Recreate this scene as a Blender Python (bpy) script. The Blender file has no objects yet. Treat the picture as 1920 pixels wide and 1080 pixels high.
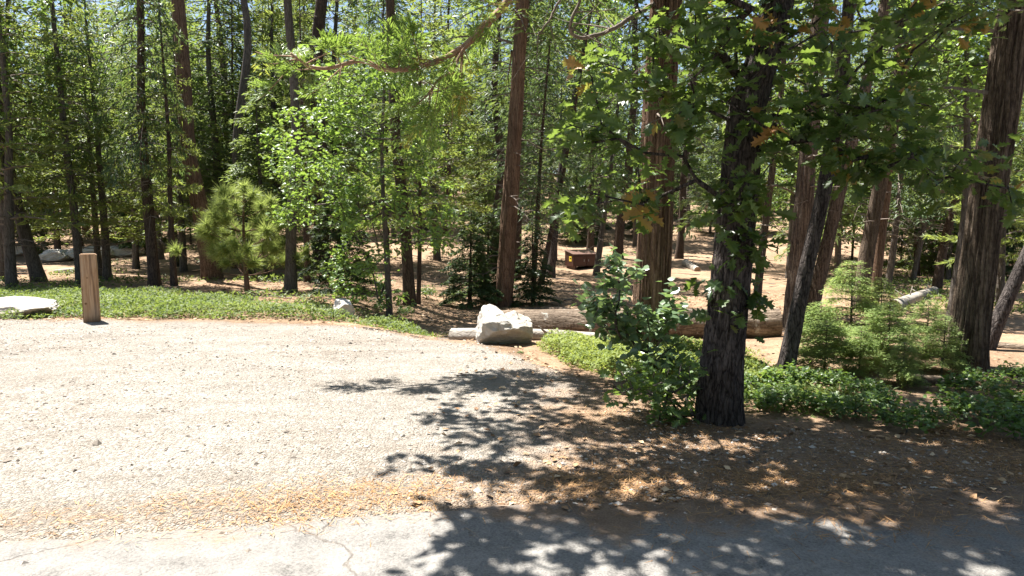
import bpy, math, random
import numpy as np
from mathutils import Vector, Matrix

R = math.radians
rng = np.random.default_rng(7)
random.seed(7)
scn = bpy.context.scene
COL = scn.collection

# ------------------------------------------------------------------ camera
FPX = 1251.0            # focal length in pixels of the 1920 px wide photograph
CAMH = 1.4
PITCH = math.atan(110.0 / FPX)
cam_d = bpy.data.cameras.new('camera')
cam = bpy.data.objects.new('camera', cam_d)
COL.objects.link(cam)
cam.location = (0, 0, CAMH)
cam.rotation_euler = (math.pi / 2 - PITCH, 0, 0)
cam_d.sensor_width = 36.0
cam_d.lens = FPX / 1920.0 * 36.0
cam_d.clip_start = 0.05
cam_d.clip_end = 1500
scn.camera = cam

# ------------------------------------------------------------------ world and sun
SUN_EL, SUN_AZ = 68.0, -47.0        # azimuth measured from +Y (view direction) towards +X
w = bpy.data.worlds.new('World')
scn.world = w
w.use_nodes = True
wn = w.node_tree
sky = wn.nodes.new('ShaderNodeTexSky')
sky.sky_type = 'NISHITA'
sky.sun_disc = False
sky.sun_elevation = R(SUN_EL)
sky.sun_rotation = R(SUN_AZ)
sky.air_density = 1.0
sky.dust_density = 1.0
sky.ozone_density = 1.0
bg = wn.nodes['Background']
bg.inputs['Strength'].default_value = 0.05
wn.links.new(sky.outputs[0], bg.inputs['Color'])

sd = bpy.data.lights.new('sun', 'SUN')
sun = bpy.data.objects.new('sun', sd)
COL.objects.link(sun)
sd.energy = 5.0
sd.angle = R(0.53)
sd.color = (1.0, 0.955, 0.88)
SD = Vector((math.sin(R(SUN_AZ)) * math.cos(R(SUN_EL)), math.cos(R(SUN_AZ)) * math.cos(R(SUN_EL)), math.sin(R(SUN_EL))))
sun.rotation_euler = SD.to_track_quat('Z', 'Y').to_euler()
sun.location = SD * 60

vs = scn.view_settings
vs.view_transform = 'Standard'
vs.look = 'None'
vs.exposure = 1.97
vs.gamma = 1.0
vs.use_curve_mapping = False
cy = scn.cycles
cy.max_bounces = 7
cy.diffuse_bounces = 4
cy.glossy_bounces = 2
cy.transmission_bounces = 5
cy.transparent_max_bounces = 4
cy.caustics_reflective = False
cy.caustics_refractive = False
cy.sample_clamp_indirect = 6.0
cy.use_denoising = True
try:
    cy.denoiser = 'OPENIMAGEDENOISE'
    cy.denoising_input_passes = 'RGB_ALBEDO_NORMAL'
except Exception:
    pass

# ------------------------------------------------------------------ noise and maths helpers
def _hash(ix, iy, iz, seed):
    h = (ix.astype(np.int64) * 374761393 + iy.astype(np.int64) * 668265263 + iz.astype(np.int64) * 2147483647 + seed * 1274126177) & 0xFFFFFFFF
    h = ((h ^ (h >> 13)) * 1274126177) & 0xFFFFFFFF
    h = (h ^ (h >> 16)) & 0xFFFFFFFF
    return h / 4294967295.0

def noise3(x, y, z, seed=0):
    x, y, z = np.broadcast_arrays(np.asarray(x, float), np.asarray(y, float), np.asarray(z, float))
    x0, y0, z0 = np.floor(x), np.floor(y), np.floor(z)
    fx, fy, fz = x - x0, y - y0, z - z0
    fx, fy, fz = [f * f * (3 - 2 * f) for f in (fx, fy, fz)]
    r = 0
    for dx in (0, 1):
        for dy in (0, 1):
            for dz in (0, 1):
                wgt = (fx if dx else 1 - fx) * (fy if dy else 1 - fy) * (fz if dz else 1 - fz)
                r = r + wgt * _hash(x0 + dx, y0 + dy, z0 + dz, seed)
    return r * 2 - 1

def fbm(x, y, z=0.0, seed=0, oct=4):
    a, s, t = 1.0, 0, 0
    for i in range(oct):
        s = s + a * noise3(np.asarray(x) * 2 ** i, np.asarray(y) * 2 ** i, np.asarray(z) * 2 ** i, seed + i)
        t += a
        a *= 0.5
    return s / t

def sst(a, b, x):
    t = np.clip((np.asarray(x, float) - a) / (b - a), 0, 1)
    return t * t * (3 - 2 * t)

def nrm(v):
    v = np.asarray(v, float)
    return v / np.maximum(np.linalg.norm(v, axis=-1, keepdims=True), 1e-9)

def terr(x, y):
    """height of the natural ground"""
    x = np.asarray(x, float)
    y = np.asarray(y, float)
    side = sst(-4.2, -0.9, x)
    start = 10.8 - 3.0 * side
    drop = (0.14 + 0.36 * side) * sst(0, 4.6, y - start)
    t = np.maximum(y - 27.0, 0)
    rise = 0.13 * (t * t / (t + 6.0)) * sst(200, 110, y) + 0.13 * 76 * (1 - sst(200, 110, y)) * (y > 110)
    z = -drop + rise
    z = z + 0.030 * fbm(x * 1.1, y * 1.1, 0, 3, 3) * sst(6.0, 9.0, y + 1.2 * np.maximum(x - 1.5, 0))
    z = z + 0.22 * fbm(x * 0.13, y * 0.13, 0, 9, 3) * sst(13, 24, y)
    z = z + 0.05 * sst(2.2, 4.5, x) * sst(4.0, 6.0, y)
    return z

def px(x, y, Y):
    """world point at depth Y (metres along the ground) seen at photo position (x, y)"""
    u = (x - 960) / FPX
    v = (y - 540) / FPX
    c, s = math.cos(PITCH), math.sin(PITCH)
    d = np.array([u, c - v * s, -s - v * c])
    return np.array([0, 0, CAMH]) + d * (Y / d[1])

def gpx(x, y):
    """ground point under photo position (x, y)"""
    u = (x - 960) / FPX
    v = (y - 540) / FPX
    c, s = math.cos(PITCH), math.sin(PITCH)
    d = np.array([u, c - v * s, -s - v * c])
    prev = 0
    for Y in np.arange(1.5, 120, 0.05):
        p = np.array([0, 0, CAMH]) + d * (Y / d[1])
        if p[2] < terr(p[0], p[1]):
            return p
    return p

def pixof(p):
    p = np.asarray(p, float) - np.array([0, 0, CAMH])
    c, s = math.cos(PITCH), math.sin(PITCH)
    zc = p[..., 1] * c - p[..., 2] * s
    vc = -(p[..., 1] * s + p[..., 2] * c)
    return 960 + FPX * p[..., 0] / zc, 540 + FPX * vc / zc, zc

# ------------------------------------------------------------------ object helpers
def mesh_np(name, V, T, mats, tint=None, midx=None, smooth=False):
    """mesh from vertices V (n,3) and triangles T (m,3)"""
    me = bpy.data.meshes.new(name)
    V = np.ascontiguousarray(V, dtype=np.float32)
    T = np.ascontiguousarray(T, dtype=np.int32)
    me.vertices.add(len(V))
    me.vertices.foreach_set('co', V.ravel())
    k = T.shape[1]
    me.loops.add(T.size)
    me.loops.foreach_set('vertex_index', T.ravel())
    me.polygons.add(len(T))
    me.polygons.foreach_set('loop_start', np.arange(0, T.size, k, dtype=np.int32))
    me.polygons.foreach_set('loop_total', np.full(len(T), k, dtype=np.int32))
    for m in (mats if isinstance(mats, (list, tuple)) else [mats]):
        me.materials.append(m)
    if midx is not None:
        me.polygons.foreach_set('material_index', np.ascontiguousarray(midx, dtype=np.int32))
    me.polygons.foreach_set('use_smooth', np.full(len(T), bool(smooth)))
    if tint is not None:
        a = me.attributes.new('tint', 'FLOAT', 'FACE')
        a.data.foreach_set('value', np.ascontiguousarray(tint, dtype=np.float32))
    me.update(calc_edges=True)
    me.validate()
    return me

def link(name, me, parent=None, loc=None, rot=None, scale=None):
    o = bpy.data.objects.new(name, me)
    COL.objects.link(o)
    if parent is not None:
        o.parent = parent
    if loc is not None:
        o.location = [float(c) for c in loc]
    if rot is not None:
        o.rotation_euler = rot
    if scale is not None:
        o.scale = scale if hasattr(scale, '__len__') else (scale,) * 3
    return o

def tag(o, label=None, cat=None, group=None, kind=None):
    if label: o['label'] = label
    if cat: o['category'] = cat
    if group: o['group'] = group
    if kind: o['kind'] = kind
    return o

def thing(name, label, cat, loc=(0, 0, 0), group=None):
    return tag(link(name, None, loc=loc), label, cat, group)

class Soup:
    """collects triangles for one mesh"""
    def __init__(s):
        s.V, s.T, s.M, s.t, s.n = [], [], [], [], 0
    def add(s, V, T, m=0, tint=None):
        V = np.asarray(V, float).reshape(-1, 3)
        T = np.asarray(T, int).reshape(-1, 3)
        s.V.append(V)
        s.T.append(T + s.n)
        s.M.append(np.full(len(T), m))
        s.t.append(np.full(len(T), 0.5) if tint is None else np.broadcast_to(tint, (len(T),)).astype(float))
        s.n += len(V)
    def mesh(s, name, mats, smooth=False):
        return mesh_np(name, np.concatenate(s.V), np.concatenate(s.T), mats, np.concatenate(s.t), np.concatenate(s.M), smooth)

# ------------------------------------------------------------------ leaf templates: x across, y along, z up from the leaf
RHOMB = (np.array([(0, 0, 0), (.5, .42, .12), (0, 1, 0), (-.5, .42, .12)], float), np.array([(0, 1, 2), (0, 2, 3)]))
NEEDLE = (np.array([(-.5, 0, 0), (.5, 0, 0), (0, 1, 0)], float), np.array([(0, 1, 2)]))
OVATE = (np.array([(0, 0, 0), (.34, .18, .07), (.5, .5, .1), (.3, .8, .04), (0, 1, -.06), (-.3, .8, .04), (-.5, .5, .1), (-.34, .18, .07), (0, .5, 0)], float),
         np.array([(0, 1, 8), (1, 2, 8), (2, 3, 8), (3, 4, 8), (4, 5, 8), (5, 6, 8), (6, 7, 8), (7, 0, 8)]))
def _oakleaf():
    half = [(0.03, .02), (.14, .12), (.25, .2), (.13, .29), (.44, .44), (.2, .5), (.47, .7), (.2, .73), (.25, .93), (.09, .9)]
    mid = [(0, 0), (0, .29), (0, .5), (0, .73), (0, 1)]
    V = [(x, y, 0) for x, y in mid]
    T = []
    for sgn in (1, -1):
        b = len(V)
        V += [(sgn * x, y, 0) for x, y in half]
        q = [(0, b, b + 1), (0, b + 1, b + 2), (0, b + 2, b + 3), (0, b + 3, 1), (1, b + 3, b + 4), (1, b + 4, b + 5), (1, b + 5, 2),
             (2, b + 5, b + 6), (2, b + 6, b + 7), (2, b + 7, 3), (3, b + 7, b + 8), (3, b + 8, b + 9), (3, b + 9, 4)]
        T += q if sgn == 1 else [(a, c, d) for a, d, c in q]
    V = np.array(V, float)
    V[:, 2] = .28 * np.abs(V[:, 0]) - .22 * V[:, 1] ** 2 + .05 * np.sin(V[:, 1] * 11) * np.abs(V[:, 0]) * 2
    return V, np.array(T)
OAK = _oakleaf()

def cloud(tpl, P, D, N, L, W):
    """many leaves from one template; returns V, T and how many triangles each leaf has"""
    tv, tt = tpl
    P = np.asarray(P, float)
    n = len(P)
    D = nrm(D)
    S = nrm(np.cross(D, N))
    N2 = np.cross(S, D)
    L = np.broadcast_to(L, (n,))[:, None, None]
    W = np.broadcast_to(W, (n,))[:, None, None]
    V = P[:, None, :] + S[:, None, :] * tv[None, :, 0:1] * W + D[:, None, :] * tv[None, :, 1:2] * L + N2[:, None, :] * tv[None, :, 2:3] * W
    T = tt[None] + (np.arange(n) * len(tv))[:, None, None]
    return V.reshape(-1, 3), T.reshape(-1, 3), len(tt)

def tube(path, rad, seg=6, cap=True):
    path = np.asarray(path, float)
    n = len(path)
    rad = np.broadcast_to(rad, (n,))
    tan = nrm(np.gradient(path, axis=0))
    ref = np.array([0, 0, 1.0]) if abs(tan[0][2]) < .9 else np.array([1.0, 0, 0])
    A = nrm(np.cross(tan, ref))
    B = np.cross(tan, A)
    th = np.arange(seg) * 2 * math.pi / seg
    V = path[:, None, :] + rad[:, None, None] * (np.cos(th)[None, :, None] * A[:, None, :] + np.sin(th)[None, :, None] * B[:, None, :])
    V = V.reshape(-1, 3)
    i = np.arange(n - 1)[:, None] * seg
    j = np.arange(seg)[None]
    a, b = i + j, i + (j + 1) % seg
    T = np.concatenate([np.stack([a, b, b + seg], -1).reshape(-1, 3), np.stack([a, b + seg, a + seg], -1).reshape(-1, 3)])
    if cap:
        V = np.vstack([V, path[0], path[-1]])
        k = len(V) - 2
        T = np.vstack([T, [(k, (q + 1) % seg, q) for q in range(seg)], [(k + 1, (n - 1) * seg + q, (n - 1) * seg + (q + 1) % seg) for q in range(seg)]])
    return V, T

def spline(pts, n):
    pts = np.asarray(pts, float)
    if len(pts) == 2:
        t = np.linspace(0, 1, n)[:, None]
        return pts[0] * (1 - t) + pts[1] * t
    P = np.vstack([2 * pts[0] - pts[1], pts, 2 * pts[-1] - pts[-2]])
    seg = len(pts) - 1
    out = []
    for u in np.linspace(0, seg - 1e-6, n):
        i = int(u)
        t = u - i
        a, b, c, d = P[i:i + 4]
        out.append(.5 * ((2 * b) + (-a + c) * t + (2 * a - 5 * b + 4 * c - d) * t * t + (-a + 3 * b - 3 * c + d) * t ** 3))
    return np.array(out)

def trunk_geo(path, rad, seg=12, amp=.05, furrow=9.0, vert=1.2, flare=.35, flare_h=.35, seed=0):
    """tapered trunk with furrowed bark: path is a polyline, rad its radii"""
    path = np.asarray(path, float)
    n = len(path)
    hgt = np.concatenate([[0], np.cumsum(np.linalg.norm(np.diff(path, axis=0), axis=1))])
    th = np.arange(seg) * 2 * math.pi / seg
    TH, HH = np.meshgrid(th, hgt)
    RR = np.broadcast_to(np.asarray(rad, float)[:, None], (n, seg)).copy()
    c, s = np.cos(TH), np.sin(TH)
    wob = HH * 1.3
    f = furrow
    n1 = noise3(c * f * .35 + .3 * np.sin(wob), s * f * .35, HH * vert, seed)
    n2 = noise3(c * f * .8, s * f * .8, HH * vert * 2.3, seed + 5)
    ridge = 1 - np.abs(n1) * 2
    fl = flare * np.exp(-HH / flare_h) * (1 + .5 * np.cos(3 * TH + seed) + .35 * np.cos(5 * TH + 2 * seed))
    low = .10 * noise3(c * 1.2, s * 1.2, HH * .7, seed + 11)
    RR = RR * (1 + amp * (ridge + .6 * n2) + fl + low)
    tan = nrm(np.gradient(path, axis=0))
    A = nrm(np.cross(np.array([0, 1.0, 0])[None].repeat(n, 0), tan))
    B = np.cross(tan, A)
    V = path[:, None, :] + RR[:, :, None] * (c[:, :, None] * A[:, None, :] + s[:, :, None] * B[:, None, :])
    V = V.reshape(-1, 3)
    i = np.arange(n - 1)[:, None] * seg
    j = np.arange(seg)[None]
    a, b = i + j, i + (j + 1) % seg
    T = np.concatenate([np.stack([a, b, b + seg], -1).reshape(-1, 3), np.stack([a, b + seg, a + seg], -1).reshape(-1, 3)])
    V = np.vstack([V, path[-1]])
    k = len(V) - 1
    T = np.vstack([T, [(k, (n - 1) * seg + q, (n - 1) * seg + (q + 1) % seg) for q in range(seg)]])
    return V, T

# ------------------------------------------------------------------ materials
def newmat(name):
    m = bpy.data.materials.new(name)
    m.use_nodes = True
    nt = m.node_tree
    return m, nt, nt.nodes['Principled BSDF'], nt.nodes['Material Output']

def N(nt, typ, **kw):
    n = nt.nodes.new(typ)
    for k, v in kw.items():
        if k.startswith('i_'):
            key = k[2:].replace('_', ' ')
            n.inputs[key].default_value = v
        else:
            setattr(n, k, v)
    return n

def ramp(nt, fac, stops, interp='LINEAR'):
    r = nt.nodes.new('ShaderNodeValToRGB')
    r.color_ramp.interpolation = interp
    e = r.color_ramp.elements
    while len(e) < len(stops):
        e.new(.5)
    for el, (p, c) in zip(e, stops):
        el.position = p
        el.color = (*c, 1) if len(c) == 3 else c
    nt.links.new(fac, r.inputs[0])
    return r.outputs[0]

def mixc(nt, fac, a, b, mode='MIX'):
    m = nt.nodes.new('ShaderNodeMix')
    m.data_type = 'RGBA'
    m.blend_type = mode
    for sock, v in ((m.inputs[0], fac), (m.inputs[6], a), (m.inputs[7], b)):
        if hasattr(v, 'is_linked') or hasattr(v, 'links'):
            nt.links.new(v, sock)
        else:
            sock.default_value = (*v, 1) if hasattr(v, '__len__') and len(v) == 3 else v
    return m.outputs[2]

def math_n(nt, op, a, b=None):
    m = nt.nodes.new('ShaderNodeMath')
    m.operation = op
    for sock, v in ((m.inputs[0], a), (m.inputs[1], b)):
        if v is None: continue
        if hasattr(v, 'links'):
            nt.links.new(v, sock)
        else:
            sock.default_value = v
    return m.outputs[0]

def coords(nt, scale=(1, 1, 1), kind='Object'):
    tc = nt.nodes.new('ShaderNodeTexCoord')
    mp = nt.nodes.new('ShaderNodeMapping')
    mp.inputs['Scale'].default_value = scale
    nt.links.new(tc.outputs[kind], mp.inputs[0])
    return mp.outputs[0]

def tex_noise(nt, vec, scale, detail=4, rough=.55, dist=0.0):
    t = N(nt, 'ShaderNodeTexNoise')
    t.inputs['Scale'].default_value = scale
    t.inputs['Detail'].default_value = detail
    t.inputs['Roughness'].default_value = rough
    t.inputs['Distortion'].default_value = dist
    nt.links.new(vec, t.inputs['Vector'])
    return t.outputs['Fac']

def bump(nt, bs, h, strength=.5, dist=.02):
    b = N(nt, 'ShaderNodeBump')
    b.inputs['Strength'].default_value = strength
    b.inputs['Distance'].default_value = dist
    nt.links.new(h, b.inputs['Height'])
    nt.links.new(b.outputs[0], bs.inputs['Normal'])
    return b

def leaf_mat(name, stops, trans_col, trans=.4, rough=.5, spec=.4, objvar=.25):
    """leaf: colour chosen leaf by leaf from stops, light coming through in trans_col"""
    m, nt, bs, out = newmat(name)
    at = N(nt, 'ShaderNodeAttribute', attribute_name='tint')
    oi = N(nt, 'ShaderNodeObjectInfo')
    col = ramp(nt, at.outputs['Fac'], stops)
    v = math_n(nt, 'MULTIPLY_ADD', oi.outputs['Random'], objvar * 2)
    v.node.inputs[2].default_value = 1 - objvar
    hs = N(nt, 'ShaderNodeHueSaturation')
    nt.links.new(v, hs.inputs['Value'])
    nt.links.new(col, hs.inputs['Color'])
    nt.links.new(hs.outputs[0], bs.inputs['Base Color'])
    bs.inputs['Roughness'].default_value = rough
    bs.inputs['Specular IOR Level'].default_value = spec
    tr = N(nt, 'ShaderNodeBsdfTranslucent')
    tcol = mixc(nt, 0.75, hs.outputs[0], trans_col)
    nt.links.new(tcol, tr.inputs['Color'])
    mx = N(nt, 'ShaderNodeMixShader')
    mx.inputs[0].default_value = trans
    nt.links.new(bs.outputs[0], mx.inputs[1])
    nt.links.new(tr.outputs[0], mx.inputs[2])
    nt.links.new(mx.outputs[0], out.inputs['Surface'])
    return m

def bark_mat(name, dark, mid, light, fur=14.0, stretch=.14, bdist=.03, patch=None, patch_amt=.0, crk=.3, lying=False):
    m, nt, bs, out = newmat(name)
    vec = coords(nt, (stretch, 1, 1) if lying else (1, 1, stretch))
    n1 = tex_noise(nt, vec, fur, 5, .6, .6)
    vec2 = coords(nt, (1, 1, .45))
    n2 = tex_noise(nt, vec2, fur * 2.6, 4, .65)
    vo = N(nt, 'ShaderNodeTexVoronoi', feature='DISTANCE_TO_EDGE')
    vo.inputs['Scale'].default_value = fur * 1.3
    nt.links.new(vec, vo.inputs['Vector'])
    crack = ramp(nt, vo.outputs[0], [(0.0, (0, 0, 0)), (.12, (1, 1, 1))])
    h = mixc(nt, .5, n1, n2)
    h = mixc(nt, crk, h, crack, 'MULTIPLY')
    col = ramp(nt, h, [(.12, dark), (.36, mid), (.62, light)])
    big = tex_noise(nt, coords(nt, (1, 1, .6)), 2.2, 3, .6)
    col = mixc(nt, ramp(nt, big, [(.35, (0, 0, 0)), (.7, (.55, .55, .55))]), col, tuple(c * .55 for c in mid))
    if patch:
        pn = tex_noise(nt, coords(nt, (1, 1, .7)), 6.0, 5, .7)
        col = mixc(nt, ramp(nt, pn, [(.62 - patch_amt, (0, 0, 0)), (.70 - patch_amt, (1, 1, 1))]), col, patch)
    nt.links.new(col, bs.inputs['Base Color'])
    bs.inputs['Roughness'].default_value = .9
    bs.inputs['Specular IOR Level'].default_value = .15
    bump(nt, bs, h, .9, bdist)
    return m

M = {}
M['bark_cedar'] = bark_mat('bark_cedar', (.016, .010, .007), (.105, .062, .042), (.29, .19, .13), 20, .075, .05)
M['bark_cedar_grey'] = bark_mat('bark_cedar_grey', (.010, .008, .006), (.06, .043, .033), (.23, .175, .13), 20, .07, .05, patch=(.33, .32, .06), patch_amt=-.07)
M['bark_pine'] = bark_mat('bark_pine', (.010, .008, .007), (.048, .034, .026), (.125, .088, .066), 14, .2)
M['bark_grey'] = bark_mat('bark_grey', (.018, .015, .013), (.075, .063, .054), (.17, .148, .13), 16, .18)
M['bark_oak'] = bark_mat('bark_oak', (.005, .004, .004), (.026, .021, .020), (.16, .135, .125), 24, .22, .05, crk=.25)
M['twig'] = bark_mat('twig', (.06, .05, .04), (.15, .12, .10), (.26, .22, .19), 30, .3, .005)
M['twig_red'] = bark_mat('twig_red', (.10, .055, .035), (.27, .16, .11), (.42, .30, .23), 30, .2, .006)
M['log_bark'] = bark_mat('log_bark', (.022, .016, .012), (.10, .073, .052), (.28, .22, .165), 15, .14, patch=(.34, .32, .28), patch_amt=.04, lying=True)
M['log_pale'] = bark_mat('log_pale', (.07, .058, .047), (.25, .22, .185), (.45, .42, .38), 18, .1, .02, lying=True)

M['oak_leaf'] = leaf_mat('oak_leaf', [(0, (.026, .056, .018)), (.55, (.056, .104, .032)), (.93, (.105, .165, .055)), (.96, (.34, .13, .035)), (1, (.40, .20, .07))], (.24, .34, .05), .43, .42, .5, .1)
M['young_leaf'] = leaf_mat('young_leaf', [(0, (.06, .12, .035)), (.5, (.11, .20, .055)), (.95, (.18, .28, .075)), (1, (.3, .3, .06))], (.32, .46, .06), .42, .42, .5, .12)
M['sapling_leaf'] = leaf_mat('sapling_leaf', [(0, (.085, .14, .075)), (.6, (.14, .21, .11)), (1, (.20, .27, .16))], (.26, .38, .09), .32, .32, .8, .1)
M['shrub_leaf'] = leaf_mat('shrub_leaf', [(0, (.042, .085, .024)), (.6, (.085, .15, .04)), (1, (.14, .22, .065))], (.24, .36, .05), .4, .42, .5, .2)
M['far_leaf'] = leaf_mat('far_leaf', [(0, (.03, .06, .018)), (.6, (.062, .105, .03)), (1, (.10, .155, .05))], (.2, .29, .05), .38, .42, .5, .3)
M['lime_leaf'] = leaf_mat('lime_leaf', [(0, (.10, .14, .035)), (.6, (.18, .235, .06)), (1, (.27, .32, .10))], (.38, .44, .08), .42, .55, .3, .15)
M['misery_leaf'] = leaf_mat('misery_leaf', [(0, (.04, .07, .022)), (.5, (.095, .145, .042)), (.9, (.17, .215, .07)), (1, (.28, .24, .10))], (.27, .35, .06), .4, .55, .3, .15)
M['fir_leaf'] = leaf_mat('fir_leaf', [(0, (.10, .16, .05)), (.6, (.19, .265, .09)), (1, (.28, .36, .14))], (.46, .56, .16), .5, .5, .35, .12)
M['pine_leaf'] = leaf_mat('pine_leaf', [(0, (.09, .14, .04)), (.6, (.18, .24, .07)), (1, (.32, .36, .13))], (.42, .50, .12), .5, .42, .5, .1)
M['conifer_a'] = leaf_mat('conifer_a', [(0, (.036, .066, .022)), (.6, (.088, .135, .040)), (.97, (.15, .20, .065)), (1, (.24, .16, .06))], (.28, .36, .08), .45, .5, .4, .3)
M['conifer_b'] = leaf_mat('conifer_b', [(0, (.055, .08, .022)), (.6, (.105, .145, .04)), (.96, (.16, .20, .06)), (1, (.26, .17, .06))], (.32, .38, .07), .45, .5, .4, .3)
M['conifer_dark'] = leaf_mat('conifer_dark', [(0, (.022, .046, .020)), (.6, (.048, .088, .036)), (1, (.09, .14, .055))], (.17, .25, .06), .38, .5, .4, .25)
M['cedar_leaf'] = leaf_mat('cedar_leaf', [(0, (.07, .12, .03)), (.6, (.12, .20, .05)), (.95, (.18, .27, .07)), (1, (.42, .24, .06))], (.3, .42, .06), .42, .45, .4, .1)

def stone_mat(name, base, var, stain=(.30, .22, .14), sc=1.0):
    m, nt, bs, out = newmat(name)
    v = coords(nt)
    n1 = tex_noise(nt, v, 3 * sc, 6, .65)
    n2 = tex_noise(nt, v, 26 * sc, 4, .7)
    n3 = tex_noise(nt, v, 90 * sc, 2, .6)
    c = ramp(nt, n1, [(.3, var), (.62, base)])
    c = mixc(nt, ramp(nt, n2, [(.56, (0, 0, 0)), (.72, (.6, .6, .6))]), c, tuple(q * .45 for q in base))
    c = mixc(nt, ramp(nt, tex_noise(nt, v, 1.7 * sc, 4, .6), [(.5, (0, 0, 0)), (.72, (.7, .7, .7))]), c, stain)
    nt.links.new(c, bs.inputs['Base Color'])
    bs.inputs['Roughness'].default_value = .85
    bs.inputs['Specular IOR Level'].default_value = .25
    h = mixc(nt, .35, mixc(nt, .5, n2, n1), n3)
    bump(nt, bs, h, 1.0, .045)
    return m
M['granite'] = stone_mat('granite', (.56, .535, .495), (.45, .41, .36))

M['granite_stained'] = stone_mat('granite_stained', (.56, .535, .49), (.42, .37, .31), (.24, .155, .085), 1.6)

def ground_mat(name, cols, fine=38.0, bd=.02, spots=None, dirt=False):
    m, nt, bs, out = newmat(name)
    v = coords(nt)
    big = tex_noise(nt, v, .55, 4, .6)
    midn = tex_noise(nt, v, 4.2, 5, .65)
    fin = tex_noise(nt, v, fine, 5, .75)
    f = mixc(nt, .5, big, midn)
    f = mixc(nt, .45, f, fin)
    c = ramp(nt, f, cols)
    h = mixc(nt, .4, fin, midn)
    if spots:
        vo = N(nt, 'ShaderNodeTexVoronoi')
        vo.inputs['Scale'].default_value = spots[0]
        vo.inputs['Randomness'].default_value = 1
        nt.links.new(v, vo.inputs['Vector'])
        sp = ramp(nt, vo.outputs['Color'], [(0, (0, 0, 0)), (1, (1, 1, 1))])
        c = mixc(nt, .42, c, sp, 'SOFT_LIGHT')
        dd = ramp(nt, vo.outputs['Distance'], [(.15, (1, 1, 1)), (.7, (0, 0, 0))])
        h = mixc(nt, .5, h, dd)
    if dirt:      # wheel-worn streaks and patches of coarser dark grit
        wear = tex_noise(nt, coords(nt, (.22, 1.5, 1)), 1.6, 5, .65, .4)
        c = mixc(nt, ramp(nt, wear, [(.40, (.30, .30, .30)), (.58, (0, 0, 0))]), c, (.17, .14, .112))
        grit = tex_noise(nt, v, 1.1, 6, .72, .3)
        grain = tex_noise(nt, coords(nt, (1, 1.8, 1)), 60, 3, .7)
        gm = math_n(nt, 'MULTIPLY', ramp(nt, grit, [(.46, (0, 0, 0)), (.66, (1, 1, 1))]), ramp(nt, grain, [(.5, (0, 0, 0)), (.6, (1, 1, 1))]))
        c = mixc(nt, math_n(nt, 'MULTIPLY', gm, .85), c, (.075, .062, .05))
    if dirt:      # earth and needles trodden over the gravel towards the trees
        at = N(nt, 'ShaderNodeAttribute', attribute_name='dirt')
        df = math_n(nt, 'ADD', at.outputs['Fac'], math_n(nt, 'MULTIPLY', math_n(nt, 'SUBTRACT', midn, .5), 1.1))
        earth = ramp(nt, f, [(.25, (.07, .043, .027)), (.43, (.17, .108, .068)), (.56, (.30, .21, .14)), (.74, (.40, .30, .215))])
        c = mixc(nt, ramp(nt, df, [(.25, (0, 0, 0)), (.75, (1, 1, 1))]), c, earth)
    nt.links.new(c, bs.inputs['Base Color'])
    bs.inputs['Roughness'].default_value = .95
    bs.inputs['Specular IOR Level'].default_value = .12
    bump(nt, bs, h, 1.0, bd)
    return m
M['duff'] = ground_mat('pine_duff', [(.25, (.07, .043, .027)), (.43, (.17, .108, .068)), (.56, (.30, .21, .14)), (.74, (.40, .30, .215))], 30, .04)
M['gravel'] = ground_mat('gravel', [(.27, (.10, .082, .062)), (.38, (.205, .172, .138)), (.47, (.278, .252, .22)), (.62, (.35, .332, .305))], 46, .03, (70,), dirt=True)

def road_mat():
    m, nt, bs, out = newmat('asphalt')
    v = coords(nt)
    fin = tex_noise(nt, v, 90, 4, .7)
    midn = tex_noise(nt, v, 5, 5, .65)
    c = ramp(nt, mixc(nt, .55, midn, fin), [(.34, (.085, .08, .075)), (.46, (.19, .18, .168)), (.56, (.25, .238, .222)), (.7, (.34, .325, .30))])
    # tar-dark cracks
    wv = N(nt, 'ShaderNodeTexVoronoi', feature='DISTANCE_TO_EDGE')
    wv.inputs['Scale'].default_value = .42
    nz = N(nt, 'ShaderNodeTexNoise')
    nz.inputs['Scale'].default_value = 3.0
    nz.inputs['Detail'].default_value = 5
    nt.links.new(v, nz.inputs['Vector'])
    mv = N(nt, 'ShaderNodeVectorMath', operation='MULTIPLY_ADD')
    nt.links.new(nz.outputs['Color'], mv.inputs[0])
    mv.inputs[1].default_value = (.35, .35, .35)
    nt.links.new(v, mv.inputs[2])
    nt.links.new(mv.outputs[0], wv.inputs['Vector'])
    crack = ramp(nt, wv.outputs[0], [(.0, (.55, .55, .55)), (.003, (0, 0, 0))])
    c = mixc(nt, crack, c, (.10, .075, .055))
    at = N(nt, 'ShaderNodeAttribute', attribute_name='dirt')
    df = math_n(nt, 'ADD', at.outputs['Fac'], math_n(nt, 'MULTIPLY', math_n(nt, 'SUBTRACT', midn, .5), 1.4))
    earth = ramp(nt, mixc(nt, .5, midn, fin), [(.3, (.07, .042, .026)), (.5, (.17, .11, .07)), (.7, (.30, .21, .14))])
    c = mixc(nt, ramp(nt, df, [(.3, (0, 0, 0)), (.7, (.92, .92, .92))]), c, earth)
    nt.links.new(c, bs.inputs['Base Color'])
    bs.inputs['Roughness'].default_value = .88
    bs.inputs['Specular IOR Level'].default_value = .25
    inv = math_n(nt, 'SUBTRACT', fin, crack)
    bump(nt, bs, inv, 1.0, .012)
    return m
M['asphalt'] = road_mat()

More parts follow.
